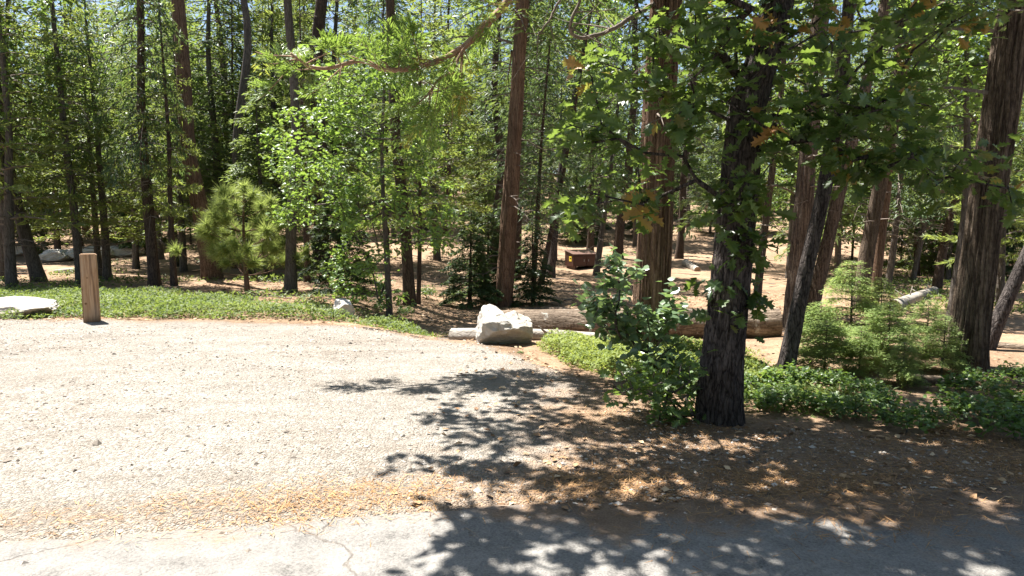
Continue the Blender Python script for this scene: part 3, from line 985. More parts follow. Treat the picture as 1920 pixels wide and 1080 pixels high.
def skeleton_mesh(name, nodes, par, ntr, tips, mat, r_tip=.004, expo=2.3, seg=5, rmax=.09):
    cnt = np.zeros(len(nodes))
    for t in tips:
        cnt[t] += 1
    for i in range(len(nodes) - 1, 0, -1):
        if par[i] >= 0: cnt[par[i]] += cnt[i]
    rad = np.minimum(r_tip * np.maximum(cnt, 1) ** (1 / expo), rmax)
    kids = {}
    for i, p in enumerate(par):
        kids.setdefault(p, []).append(i)
    S = Soup()
    used = set()
    for i in range(len(nodes)):
        for c in kids.get(i, []):
            if c < ntr: continue
            ks = kids.get(i, [])
            # start a chain where c is not the thickest child of a non-trunk node
            if i >= ntr and c == max(ks, key=lambda q: rad[q]): continue
            chain = [i, c]
            cur = c
            while kids.get(cur):
                cur = max(kids[cur], key=lambda q: rad[q])
                chain.append(cur)
            rr = rad[chain].copy()
            rr[0] = rr[1]
            V, T = tube(nodes[chain], rr, seg, False)
            S.add(V, T, 0)
    return S.mesh(name, [mat], smooth=True)

def leaves_at(nodes, par, tips, per, L, spread, seed, tpl, droop=.25, wr=.75, orange=.0, updir=.8):
    """leaf rosettes along the ends of the twigs"""
    g = np.random.default_rng(seed)
    P, D, Nn, LL, tint = [], [], [], [], []
    for t in tips:
        a = nodes[t]
        b_ = nodes[par[t]]
        ax = nrm(a - b_)
        k = max(2, int(per * g.uniform(.6, 1.4)))
        orr = g.random() < orange
        base_t = g.uniform(.15, .75)
        for _ in range(k):
            u = g.random() ** .6
            p = b_ + (a - b_) * u + g.normal(0, spread, 3)
            az = g.uniform(0, 6.28)
            d = nrm(np.array([math.cos(az), math.sin(az), g.normal(-droop, .3)]) + ax * .6)
            n = nrm(np.array([0, 0, updir]) + g.normal(0, .42, 3))
            P.append(p); D.append(d); Nn.append(n); LL.append(L * g.uniform(.55, 1.2))
            tint.append(g.uniform(.965, 1.0) if (orr and g.random() < .7) else min(.94, max(0, base_t + g.normal(0, .17))))
    return [np.array(q) for q in (P, D, Nn, LL, tint)], wr, tpl

def leaf_mesh(name, data, mat):
    (P, D, Nn, LL, tint), wr, tpl = data
    V, T, c = cloud(tpl, P, D, Nn, LL, LL * wr)
    return mesh_np(name, V, T, mat, np.repeat(tint, c))

def single_leaves(root, data, mats_key, n, minpx=7, name='leaf', nvar=10):
    """the leaves that show largest become parts of their own; returns the rest"""
    (P, D, Nn, LL, tint), wr, tpl = data
    org = np.array(root.location)
    xs, ys, zc = pixof(P + org)
    size = np.where((xs > -20) & (xs < 1940) & (ys > -20) & (ys < 1090) & (zc > .3), LL / zc * FPX, 0)
    # prefer those facing the camera
    view = nrm(P + org - np.array([0, 0, CAMH]))
    score = size * (.35 + np.abs((view * nrm(Nn)).sum(1)))
    order = np.argsort(-score)
    pick = [i for i in order[:n] if size[i] > minpx]
    tb = np.linspace(.02, .99, nvar)
    var = []
    for t in tb:
        tv, tt = tpl
        v = tv.copy()
        v[:, 0] *= wr
        v[:, 2] *= wr
        var.append(mesh_np(name, v, tt, M[mats_key], np.full(len(tt), t)))
    for i in pick:
        d = nrm(D[i])
        s = nrm(np.cross(d, Nn[i]))
        n2 = np.cross(s, d)
        mt = Matrix(((s[0], d[0], n2[0], P[i][0]), (s[1], d[1], n2[1], P[i][1]), (s[2], d[2], n2[2], P[i][2]), (0, 0, 0, 1)))
        o = link(name, var[int(np.argmin(np.abs(tb - tint[i])))], root)
        o.matrix_local = mt @ Matrix.Diagonal((LL[i], LL[i], LL[i], 1))
    keep = np.ones(len(P), bool)
    keep[pick] = False
    return [P[keep], D[keep], Nn[keep], LL[keep], tint[keep]], wr, tpl

# ---- the dark oak beside the road
foot = np.array(gpx(1347, 792))
org = np.array([foot[0], foot[1], float(surf(foot[0], foot[1]))])
oak = tree_root('oak_tree', 'dark barked oak by the road with deep green lobed leaves', 'tree', org)
def rel(x, y, Y): return px(x, y, Y) - org
Y0 = org[1]
opath = spline([np.array([0, 0, -.15]), rel(1352, 700, Y0), rel(1362, 600, Y0), rel(1374, 480, Y0), rel(1388, 330, Y0), rel(1402, 210, Y0 + .02), rel(1440, 80, Y0 + .06), rel(1468, -40, Y0 + .1),
                rel(1480, -220, Y0 + .2), rel(1470, -480, Y0 + .3), rel(1500, -800, Y0 + .4)], 190)
wid = np.interp(opath[:, 2], [-.15, 0, .35, .7, 1.2, 1.8, 2.3, 3.0, 4.0, 5.0, 7], [.31, .295, .28, .27, .265, .255, .235, .20, .165, .12, .03]) / 2
link('trunk', trunk_mesh('trunk', opath, wid, M['bark_oak'], seg=120, amp=.10, furrow=26, vert=4.2, flare=.22, flare_h=.16, seed=77), oak)
g = np.random.default_rng(12)
tg = []
def blob(x0, x1, y0, y1, Ya, Yb, n):
    for _ in range(n):
        tg.append(px(g.uniform(x0, x1), g.uniform(y0, y1), g.uniform(Ya, Yb)) - org)
blob(1060, 1330, 90, 240, 4.2, 5.6, 26)
blob(1050, 1260, 240, 400, 4.3, 5.4, 20)
blob(1180, 1400, 20, 200, 4.2, 5.6, 22)
blob(1330, 1720, 40, 220, 4.0, 5.4, 46)
blob(1560, 1760, 150, 330, 4.2, 5.2, 26)
blob(1440, 1600, 200, 290, 4.2, 5.0, 10)
blob(1280, 1440, 290, 390, 4.2, 4.7, 9)
blob(1370, 1450, 440, 490, 4.5, 4.75, 5)
blob(1330, 1405, 535, 590, 4.5, 4.72, 5)
blob(1720, 1900, 280, 420, 4.4, 5.0, 12)
blob(1300, 1900, -20, 70, 4.0, 5.6, 34)
# the crown above the picture
for _ in range(420):
    a = g.uniform(0, 6.28)
    r = g.random() ** .5
    z = g.uniform(3.35, 6.6)
    rr = 2.9 * math.sin(math.pi * min(1, max(.12, (z - 2.3) / 4.9)))
    c = np.array([1.05, 5.0, z])
    p = c + np.array([math.cos(a) * r * rr * 1.12, math.sin(a) * r * rr * .85, 0])
    if p[0] < .3 and p[2] < 1.75 + .37 * p[1]: continue
    if p[1] < 2.9 or p[1] > 6.2 + .2 * p[0] or p[0] < (-1.5 if p[1] < 5 else -2.1): continue
    tg.append(p - org)
for _ in range(430):
    p = np.array([g.uniform(-1.6, 3.9), g.uniform(3.3, 5.2), 0])
    p[2] = g.uniform(max(3.35, 1.8 + .37 * p[1]), 6.3)
    tg.append(p - org)
for _ in range(75):
    tg.append(np.array([g.uniform(-2.0, -.3), g.uniform(5.6, 7.7), g.uniform(4.4, 5.4)]) - org)
tg = np.array(tg)
sel = (opath[:, 2] > 1.0)
tr = opath[sel][::7]
nodes, par, ntr, tips = grow(tr, tg, .2, 5)
link('branch', skeleton_mesh('branch', nodes, par, ntr, tips, M['bark_oak'], .0038, 2.2, 5, .06), oak)
dat = leaves_at(nodes, par, tips, 13, .125, .07, 3, OAK, .3, .85, .07)
dat = single_leaves(oak, dat, 'oak_leaf', 280)
tag(link('foliage', leaf_mesh('foliage', dat, M['oak_leaf']), oak), kind='stuff')

# ---- slim dark oak stem leaning beside it
f2 = np.array(gpx(1470, 708))
o2 = tree_root('oak_tree', 'slim black oak stem leaning in front of the twin cedars', 'tree', f2)
def rel2(x, y, Y): return px(x, y, Y) - f2
p2 = spline([np.array([-.02, 0, -.12]), rel2(1486, 630, f2[1]), rel2(1512, 500, f2[1]), rel2(1542, 370, f2[1]), rel2(1572, 190, f2[1]), rel2(1590, 20, f2[1]), rel2(1600, -200, f2[1] + .2), rel2(1590, -420, f2[1] + .3)], 70)
r2 = np.interp(p2[:, 2], [-.1, .6, 2, 3.2, 5.5], [.082, .07, .064, .052, .012])
link('trunk', trunk_mesh('trunk', p2, r2, M['bark_oak'], seg=32, amp=.06, furrow=16, vert=4, flare=.12, flare_h=.15, seed=9), o2)
t2 = []
for _ in range(70):
    a, r = g.uniform(0, 6.28), g.random() ** .5 * 1.7
    t2.append(np.array([.9 + math.cos(a) * r, .3 + math.sin(a) * r, g.uniform(3.2, 5.8)]))
n_, pa_, nt_, ti_ = grow(p2[p2[:, 2] > 2.2][::6], np.array(t2), .22, 8)
link('branch', skeleton_mesh('branch', n_, pa_, nt_, ti_, M['bark_oak'], .0035, 2.2, 5, .04), o2)
tag(link('foliage', leaf_mesh('foliage', leaves_at(n_, pa_, ti_, 11, .11, .08, 4, OAK, .3, .85), M['oak_leaf']), o2), kind='stuff')

# ---- leafy young oak at the back of the lot
def leafy(name, label, foot, path_rel, rad0, targets, per, L, mat, seed, tpl=OAK, bark='bark_grey', group=None, spread=.09, r_tip=.004):
    root = tree_root(name, label, 'tree', foot, group)
    H = path_rel[-1][2]
    rr = rad0 * (1 - .85 * np.clip(path_rel[:, 2] / H, 0, 1))
    link('trunk', trunk_mesh('trunk', path_rel, rr, M[bark], seg=14, amp=.05, furrow=10, vert=2, flare=.2, flare_h=.15, seed=seed), root)
    nd, pa, nt_, tp = grow(path_rel[path_rel[:, 2] > .5][::3], targets, .25, seed)
    link('branch', skeleton_mesh('branch', nd, pa, nt_, tp, M[bark], r_tip, 2.2, 4, rad0 * .6), root)
    dat = leaves_at(nd, pa, tp, per, L, spread, seed, tpl, .25, .85)
    tag(link('foliage', leaf_mesh('foliage', dat, M[mat]), root), kind='stuff')
    return root
fy = np.array(gpx(731, 594))
Yy = fy[1]
ty = []
def blob2(lst, o, x0, x1, y0, y1, Ya, Yb, n):
    for _ in range(n):
        lst.append(px(g.uniform(x0, x1), g.uniform(y0, y1), g.uniform(Ya, Yb)) - o)
for args in ((560, 760, 70, 170, 20), (500, 640, 210, 330, 46), (600, 830, 170, 330, 80), (510, 660, 340, 420, 46), (640, 850, 330, 470, 80), (610, 730, 470, 560, 34), (690, 790, 60, 170, 34), (590, 690, 120, 210, 26), (690, 780, 520, 590, 6)):
    blob2(ty, fy, args[0], args[1], args[2], args[3], Yy - 1.1, Yy + 1.3, args[4])
pp = spline([np.array([0, 0, -.1]), px(726, 500, Yy) - fy, px(716, 300, Yy + .1) - fy, px(722, 120, Yy) - fy, px(716, 20, Yy) - fy], 40)
leafy('young_oak_tree', 'leafy young oak with bright green sunlit leaves behind the gravel', fy, pp, .065, np.array(ty), 20, .112, 'young_leaf', 21)

# ---- other broadleaved trees in the wood
def round_oak(label, x, Yd, H, rad, zc, n, per, L, mat, seed, lean=0.0, group=None):
    p = px(x, 500, Yd)
    p[2] = float(terr(p[0], p[1]))
    gg = np.random.default_rng(seed)
    T_ = []
    for _ in range(n):
        v = nrm(gg.normal(0, 1, 3)) * gg.random() ** .45
        T_.append(np.array([v[0] * rad + lean * zc, v[1] * rad, zc + v[2] * (H - zc)]))
    pth = spline([np.array([0, 0, -.1]), np.array([lean * zc * .4 + gg.normal(0, .08), gg.normal(0, .08), zc * .5]), np.array([lean * zc, 0, zc]), np.array([lean * zc * 1.3, 0, H * .92])], 30)
    return leafy('oak_tree', label, p, pth, .03 + H * .011, np.array(T_), per, L, mat, seed, RHOMB, 'bark_oak' if lean else 'bark_grey', group, .16, .006)
round_oak('sunlit oak crown behind the massive cedar', 1790, 13.5, 7.2, 2.0, 5.0, 150, 26, .12, 'young_leaf', 31)
round_oak('bright leafy oak over the pale boulders', 20, 19, 9.5, 3.0, 6.0, 190, 26, .15, 'shrub_leaf', 32)
round_oak('slim crooked black oak between the slender cedar and the big red cedar', 1032, 25, 12, 2.3, 8.5, 120, 26, .15, 'shrub_leaf', 33, .14)
round_oak('leafy oak rising behind the young pine', 330, 27, 10, 2.8, 6.0, 160, 26, .17, 'shrub_leaf', 34)
round_oak('leafy oak behind the food locker', 1190, 38, 9, 3.2, 5.0, 170, 26, .18, 'shrub_leaf', 35)
round_oak('leafy oak at the foot of the slope behind the twin cedars', 1480, 26, 8.5, 2.6, 5.0, 150, 26, .16, 'shrub_leaf', 36)
round_oak('leafy oak on the slope above the campsite', 800, 42, 9, 3.2, 5.0, 160, 26, .19, 'young_leaf', 37)

# ---- undergrowth of young trees on the slope, sharing a few crowns
def shared_oak(seed, H, rad, zc, n, per, L):
    gg = np.random.default_rng(seed)
    T_ = []
    for _ in range(n):
        v = nrm(gg.normal(0, 1, 3)) * gg.random() ** .45
        T_.append(np.array([v[0] * rad, v[1] * rad, zc + v[2] * (H - zc)]))
    pth = spline([np.array([0, 0, -.1]), np.array([gg.normal(0, .1), gg.normal(0, .1), zc * .5]), np.array([gg.normal(0, .1), 0, zc]), np.array([0, 0, H * .92])], 24)
    tr_ = trunk_mesh('trunk', pth, (.03 + H * .011) * (1 - .85 * np.clip(pth[:, 2] / H, 0, 1)), M['bark_grey'], seg=8, amp=.04, seed=seed)
    nd, pa, nt_, tp = grow(pth[pth[:, 2] > .5][::3], np.array(T_), .4, seed)
    return tr_, skeleton_mesh('branch', nd, pa, nt_, tp, M['bark_grey'], .006, 2.2, 3, .05), leaf_mesh('foliage', leaves_at(nd, pa, tp, per, L, .18, seed, RHOMB, .25, .85), M['far_leaf'])
SOAK = [shared_oak(301, 6.5, 2.2, 3.4, 90, 24, .19), shared_oak(302, 4.2, 1.8, 2.2, 80, 24, .17), shared_oak(303, 8.5, 2.4, 5.0, 110, 24, .2)]
cnt = tries = 0
while cnt < 210 and tries < 9000:
    tries += 1
    Yd = 24 + 56 * random.random() ** 1.0
    X = random.uniform(-.88, .88) * Yd
    xp = 960 + FPX * X / Yd
    if 770 < xp < 1480 and Yd < 41: continue
    if 1270 < xp < 1350 and Yd < 62: continue
    if xp < 340 and Yd < 31: continue
    if not free(X, Yd, 1.3): continue
    cnt += 1
    p = (X, Yd, float(terr(X, Yd)))
    if random.random() < .25:
        r_ = tree_root('oak_tree', 'round-crowned young oak in the undergrowth beyond the ' + landmark(X, Yd), 'tree', p, 'young oaks beyond the ' + landmark(X, Yd))
        rz, sc = random.uniform(0, 6.28), random.uniform(.75, 1.25)
        for nm, me_ in zip(('trunk', 'branch', 'foliage'), random.choice(SOAK)):
            o_ = link(nm, me_, r_, rot=(0, 0, rz), scale=sc)
            if nm == 'foliage': tag(o_, kind='stuff')
    else:
        key = random.choice(['low_a', 'low_b', 'low_b', 'mid_c', 'mid_a'])
        sc = random.uniform(.7, 1.3)
        conifer('small conifer green to its foot in the undergrowth beyond the ' + landmark(X, Yd), p, (random.uniform(-.02, .02), 0), .09 * sc, key, 'bark_pine', sc, group='small conifers beyond the ' + landmark(X, Yd), seg=6)

# ---- full-grown trees closing the view on the ridge
cnt = tries = 0
while cnt < 75 and tries < 4000:
    tries += 1
    Yd = random.uniform(52, 95)
    X = random.uniform(-.84, .84) * Yd
    if not free(X, Yd, 2.2): continue
    cnt += 1
    key = random.choice(['mid_a', 'mid_c', 'mid_b', 'mid_c'])
    conifer('big dense conifer high on the ridge beyond the ' + landmark(X, Yd), (X, Yd, float(terr(X, Yd))), (random.uniform(-.015, .015), 0), .5, key, 'bark_pine', random.uniform(1.7, 2.3), group='ridge conifers beyond the ' + landmark(X, Yd), seg=6)

# ---- unseen conifers added across the road behind the viewer, to block sky light
cnt = tries = 0
while cnt < 14 and tries < 3000:
    tries += 1
    X, Yd = random.uniform(-18, 18), random.uniform(-16, -5.5)
    if not free(X, Yd, 2.6): continue
    cnt += 1
    key = random.choice(['tall_a', 'mid_a', 'tall_c', 'mid_c', 'mid_b'])
    conifer('unseen conifer added across the road to block sky light', (X, Yd, float(terr(X, Yd))), (random.uniform(-.02, .02), 0), .3, key, 'bark_pine', random.uniform(.9, 1.25), group='added conifers across the road', seg=8, crown_xy=1.15)

# ---- two long branches of the big red cedar
def spray_branch(root, org_, pts, r0, r1, subs, mat_leaf, seed, npl=70, leaf=(.075, .012), yellow=.04, bark='twig_red', foliage=True):
    gg = np.random.default_rng(seed)
    P = spline(np.array(pts), 60) - org_
    S = Soup()
    P[1:-1] += np.cumsum(gg.normal(0, .004, (58, 3)), axis=0)
    V, T = tube(P, np.linspace(r0, r1, 60), 9)
    S.add(V, T, 0)
    F = Soup()
    for k in range(subs):
        t = gg.uniform(.28, 1)
        i_ = int(t * 59)
        p = P[i_]
        tan = nrm(P[min(59, i_ + 1)] - P[max(0, i_ - 1)])
        d = nrm(tan * .5 + gg.normal(0, 1, 3) * np.array([.6, .9, .75]) + np.array([0, 0, .05]))
        Ls = gg.uniform(.3, .75) * (1.1 - .3 * t)
        tt = np.linspace(0, 1, 7)
        sp = p + d * (tt * Ls)[:, None] + np.array([0, 0, -1]) * (tt ** 2 * Ls * .35)[:, None] + np.array([0, 0, 1]) * (tt ** 3 * Ls * .3)[:, None]
        V, T = tube(sp, np.linspace(r1 * .75, .002, 7), 4, False)
        S.add(V, T, 0)
        if not foliage: continue
        yl = gg.random() < .14
        for q in range(6):
            u = gg.uniform(.35, 1)
            c = sp[int(u * 6)]
            d2 = nrm(d + gg.normal(0, .6, 3) + np.array([0, 0, .1]))
            sd_ = nrm(np.cross(d2, gg.normal(0, 1, 3) * .4 + np.array([0, 0, 1])))
            Lf = gg.uniform(.12, .24)
            m = npl // 2
            a = gg.random(m)
            sg = gg.choice([-1, 1], m)
            off = gg.random(m) * .45 * (1 - a * .7)
            pt = c + d2 * (a * Lf)[:, None] + sd_ * (sg * off * Lf)[:, None] + gg.normal(0, .006, (m, 3))
            pt[:, 2] -= (a * Lf) ** 2 * .8
            dd = nrm(d2 + sd_ * (sg * .7)[:, None] + gg.normal(0, .15, (m, 3)))
            nn = nrm(np.cross(d2, sd_) + gg.normal(0, .25, (m, 3)))
            V, T, cc = cloud(RHOMB, pt, dd, nn, leaf[0] * gg.uniform(.6, 1.2, m), leaf[1])
            tn = np.clip(.35 + .4 * a + gg.normal(0, .15, m), 0, .94)
            if yl and gg.random() < .6: tn = gg.uniform(.96, 1, m)
            F.add(V, T, 0, np.repeat(tn, cc))
    o = link('branch', S.mesh('branch', [M[bark]], True), root)
    if foliage: tag(link('foliage', F.mesh('foliage', [M[mat_leaf]]), o), kind='stuff')
    return o
att = BC + np.array([.03 * 5.2, 0, 5.0])
spray_branch(big_cedar, BC, [att, px(1010, -90, 7.25), px(955, 0, 7.1), px(900, 62, 7.0), px(840, 108, 6.9), px(740, 131, 6.8), px(680, 112, 6.75), px(600, 124, 6.6), px(545, 100, 6.5)], .05, .012, 34, 'cedar_leaf', 3)
spray_branch(big_cedar, BC, [px(905, 52, 7.0), px(862, 100, 6.9), px(850, 130, 6.85), px(826, 142, 6.8), px(800, 170, 6.7), px(770, 200, 6.6)], .016, .007, 13, 'cedar_leaf', 4)
spray_branch(big_cedar, BC, [px(1243, 0, 7.5), px(1205, 18, 7.3), px(1150, 52, 7.2), px(1100, 64, 7.1), px(1075, 40, 7.0), px(1090, -10, 7.0), px(1110, -60, 7.0)], .028, .012, 10, 'cedar_leaf', 5, bark='twig', foliage=False)
spray_branch(big_cedar, BC, [px(1060, -30, 7.0), px(1030, 40, 6.95), px(1014, 60, 6.9), px(1012, 125, 6.9)], .014, .004, 6, 'cedar_leaf', 6, bark='twig', foliage=False)

# ---- young pine with long needles
fp = np.array(gpx(465, 548))
pine = tree_root('young_pine_tree', 'young pine with tufts of long yellow-green needles', 'tree', fp)
Hp = (px(458, 352, fp[1]) - fp)[2]
tp_ = np.linspace(0, 1, 24)
ppath = np.stack([-.0 * tp_ - .06 * np.sin(tp_ * 3), 0 * tp_, -.08 + (Hp + .08) * tp_], -1)
link('trunk', trunk_mesh('trunk', ppath, .062 * (1 - .8 * tp_), M['bark_cedar'], seg=14, amp=.05, seed=3), pine)
def tuft(seed, n=260, L=.29):
    gg = np.random.default_rng(seed)
    d = nrm(np.stack([gg.normal(0, 1, n), gg.normal(0, 1, n), gg.normal(.75, .55, n)], -1))
    p = np.stack([gg.normal(0, .012, n), gg.normal(0, .012, n), gg.uniform(-.14, .06, n)], -1)
    V, T, c = cloud(NEEDLE, p, d, gg.normal(0, 1, (n, 3)), L * gg.uniform(.6, 1.1, n), .0125)
    return mesh_np('needle_tuft', V, T, M['pine_leaf'], np.repeat(np.clip(gg.normal(.55, .25, n), 0, 1), c))
TUFT = [tuft(s) for s in range(5)]
gg = np.random.default_rng(5)
bs_ = Soup()
tips_p = []
for wv in range(6):
    h = Hp * (.16 + .78 * wv / 5.5)
    Lr = 1.42 * (1 - wv / 7.0) ** .75
    nb = 5 if wv < 4 else 4
    for b_ in range(nb):
        az = b_ * 6.283 / nb + wv * 1.1 + gg.uniform(-.35, .35)
        d = np.array([math.cos(az), math.sin(az), 0])
        L = Lr * gg.uniform(.55, 1.1)
        tt = np.linspace(0, 1, 7)
        pth = np.array([ppath[int(h / Hp * 22)][0], 0, h]) + d * (tt * L)[:, None] + np.array([0, 0, 1]) * (L * (.05 * tt + .38 * tt ** 2.2))[:, None]
        V, T = tube(pth, np.linspace(.014, .006, 7), 5, False)
        bs_.add(V, T)
        tips_p.append((pth[-1], nrm(pth[-1] - pth[-2])))
        if L > .5:
            for sg in (-1, 1):
                if gg.random() < .75:
                    s0 = pth[4]
                    e = s0 + (d * .6 + np.array([-d[1], d[0], 0]) * sg * .8 + np.array([0, 0, .4])) * L * .32
                    V, T = tube([s0, (s0 + e) / 2, e], [.008, .007, .005], 4, False)
                    bs_.add(V, T)
                    tips_p.append((e, nrm(e - s0)))
tips_p.append((np.array([ppath[-1][0], 0, Hp]), np.array([0, 0, 1.0])))
link('branch', bs_.mesh('branch', [M['bark_cedar']], True), pine)
for p, d in tips_p:
    o = link('needle_tuft', TUFT[gg.integers(5)], pine)
    q = Vector(nrm(d + np.array([0, 0, .3]))).to_track_quat('Z', 'Y').to_matrix().to_4x4()
    s = gg.uniform(.9, 1.25)
    o.matrix_local = Matrix.Translation([float(c) for c in p]) @ q @ Matrix.Rotation(gg.uniform(0, 6.28), 4, 'Z') @ Matrix.Diagonal((s, s, s, 1))

# ---- fir saplings on the shaded bank
SAP = []
for sd_, H_ in ((41, 1.5), (42, 1.25), (43, 1.0)):
    Sx = conifer_crown(sd_, H_, .12, .62 * H_ / 1.3, 58, .062, .02, 1150, droop=.10, up=.22, shape=.75, flat=.16, sub=.55, levels=10)
    SAP.append((Sx.mesh('crown', [M['fir_leaf'], M['twig']]), H_))
def sapling(label, x, ybase, ytop, v, group=None, Yd=None, wide=1.0):
    f = np.array(gpx(x, ybase))
    Hh = (px(x, ytop, f[1]) - f)[2]
    me, H_ = SAP[v]
    r = tree_root('fir_sapling', label, 'sapling', f, group)
    z = np.linspace(-.05, Hh * .98, 10)
    link('trunk', trunk_mesh('trunk', np.stack([.01 * np.sin(z * 4), 0 * z, z], -1), .016 * Hh * (1 - .85 * np.clip(z / Hh, 0, 1)) + .001, M['bark_grey'], seg=8, amp=.03, flare=.1, seed=v), r)
    link('crown', me, r, rot=(0, 0, random.uniform(0, 6.28)), scale=(Hh / H_ * wide, Hh / H_ * wide, Hh / H_))
for a in (('tall pale green fir sapling below the mossy grey cedar', 1592, 648, 486, 0), ('broad full fir sapling in the middle of the bank', 1662, 688, 566, 1, None, None, 1.25),
          ('pale fir sapling next to the black oak stem', 1545, 700, 600, 2, None, None, 1.35), ('fir sapling between the broad one and the bleached log', 1735, 660, 560, 1, None, None, 1.1),
          ('small fir sapling in front of the broad one', 1690, 728, 640, 2), ('fir sapling under the twin cedars', 1535, 660, 565, 2, None, None, 1.2),
          ('fir sapling against the foot of the massive cedar', 1765, 700, 590, 1, None, None, .9), ('thin fir sapling beside the bleached fallen log', 1650, 600, 520, 2),
          ('wispy fir sapling at the foot of the slope by the twin cedars', 1610, 700, 610, 1)):
    sapling(*a)

# ---- broad-leafed sapling in front of the big cedar, shrub round the oak foot
def leafy_shrub(name, label, cat, foot, targets, per, L, mat, seed, tpl, n_single, stems, r_tip=.003, wr=.9, spread=.05, updir=.8):
    root = tree_root(name, label, cat, foot)
    nd, pa, nt_, tp = grow(np.array(stems), targets, .12, seed)
    S = Soup()
    link('stem', skeleton_mesh('stem', np.vstack([nd, nd[:1]]) if False else nd, pa, 1, tp, M['bark_grey'], r_tip, 2.2, 5, .014), root)
    dat = leaves_at(nd, pa, tp, per, L, spread, seed, tpl, .25, wr, updir=updir)
    if n_single:
        dat = single_leaves(root, dat, mat, n_single, 8)
    tag(link('foliage', leaf_mesh('foliage', dat, M[mat]), root), kind='stuff')
    return root
LOB = OVATE
fs = np.array(gpx(1228, 712))
ts = []
for x0, x1, y0, y1, n in ((1125, 1200, 485, 540, 16), (1095, 1285, 540, 600, 44), (1115, 1275, 590, 640, 34), (1175, 1275, 630, 690, 18), (1092, 1140, 560, 600, 8)):
    blob2(ts, fs, x0, x1, y0, y1, fs[1] - .35, fs[1] + .25, n)
leafy_shrub('broadleaf_sapling', 'sapling with broad pale glossy leaves before the big red cedar', 'sapling', fs, np.array(ts), 10, .088, 'sapling_leaf', 51, LOB, 290,
            [(0, 0, -.05), (-.01, 0, .1), (-.05, 0, .25), (-.1, 0, .4)], wr=.82)
fb = np.array(gpx(1265, 790))
tb_ = []
for x0, x1, y0, y1, n in ((1170, 1330, 680, 740, 34), (1140, 1250, 690, 745, 16), (1230, 1360, 730, 800, 26), (1290, 1345, 660, 700, 6)):
    blob2(tb_, fb, x0, x1, y0, y1, fb[1] - .3, fb[1] + .5, n)
leafy_shrub('oak_shrub', 'dark green oak shrub crowding the foot of the dark oak', 'shrub', fb, np.array(tb_), 6, .085, 'shrub_leaf', 52, OAK, 160,
            [(0, 0, -.04), (.02, .02, .06)], wr=.85)

# shrubs along the shaded bank, each a plant of its own
SHR = []
for sd_ in (61, 62, 63):
    gg = np.random.default_rng(sd_)
    T_ = []
    for _ in range(46):
        v = nrm(gg.normal(0, 1, 3)) * gg.random() ** .4
        T_.append(np.array([v[0] * .30, v[1] * .30, .17 + abs(v[2]) * .2 - .06]))
    nd, pa, nt_, tp = grow(np.array([(0, 0, -.03), (0, 0, .03)]), np.array(T_), .08, sd_)
    st = skeleton_mesh('stem', nd, pa, 1, tp, M['bark_grey'], .002, 2.2, 4, .01)
    lf = leaf_mesh('foliage', leaves_at(nd, pa, tp, 9, .062, .03, sd_, OVATE if sd_ != 62 else OAK, .2, .7), M['shrub_leaf'])
    SHR.append((st, lf))
def shrub(label, x, y, s, v, group=None):
    f = np.array(gpx(x, y))
    r = tree_root('leafy_shrub', label, 'shrub', f, group)
    s = s * .72
    rz = random.uniform(0, 6.28)
    link('stem', SHR[v][0], r, rot=(0, 0, rz), scale=s)
    tag(link('foliage', SHR[v][1], r, rot=(0, 0, rz), scale=s), kind='stuff')
BANK = ['low leafy shrub touching the dark oak foot on its sunny side', 'leafy shrub beside the foot of the black oak stem', 'small shrub between the black oak stem and the fir saplings', 'shrub in leaf litter below the pale fir sapling',
        'widest shrub of the shaded row, over the leaf litter', 'shrub in front of the broad full fir sapling', 'shrub beside the short dark fallen log', 'small shrub in front of the short dark fallen log', 'shrub right behind the black oak stem',
        'bushy shrub under the twin cedars', 'shrub between the pale fir sapling and the wispy one', 'shrub close behind the dark oak trunk', 'shrub at the foot of the small fir sapling']
for k_, (x, y, s) in enumerate([(1425, 772, .8), (1470, 768, .95), (1520, 770, .7), (1560, 778, .75), (1605, 790, 1.0), (1660, 780, .9), (1700, 812, .85), (1745, 800, .75), (1450, 735, .9), (1505, 728, 1.0), (1560, 735, .9), (1400, 740, .8), (1620, 745, .8)]):
    shrub(BANK[k_], x, y, s, k_ % 3, 'leafy shrubs along the shaded bank')
CED = ['leafy shrub in front of the massive cedar, out in the litter', 'shrub nearest the road below the massive cedar', 'broad shrub at the road edge beyond the massive cedar', 'large leafy shrub under the thin leaning stem', 'shrub beside the pale log near the massive cedar',
       'shrub tucked against the massive cedar on its fir sapling side', 'shrub touching the foot of the massive cedar', 'shrub behind the thin leaning stem and the pale log']
for k_, (x, y, s) in enumerate([(1800, 780, .9), (1850, 800, 1.0), (1905, 830, 1.1), (1930, 790, 1.1), (1880, 760, .9), (1790, 740, .8), (1840, 730, .8), (1910, 725, 1.0)]):
    shrub(CED[k_], x, y, s, k_ % 3, 'shrubs below the massive cedar')
shrub('tiny green seedling against the front of the white boulder', 975, 664, .18, 0)
for x, y, s in ((800, 560, 1.5), (855, 562, 1.3), (715, 585, .9), (760, 592, .9)):
    shrub('shrub in the tree shade behind the gravel, near the young oak', x, y, s, 1, 'shrubs behind the gravel near the young oak')

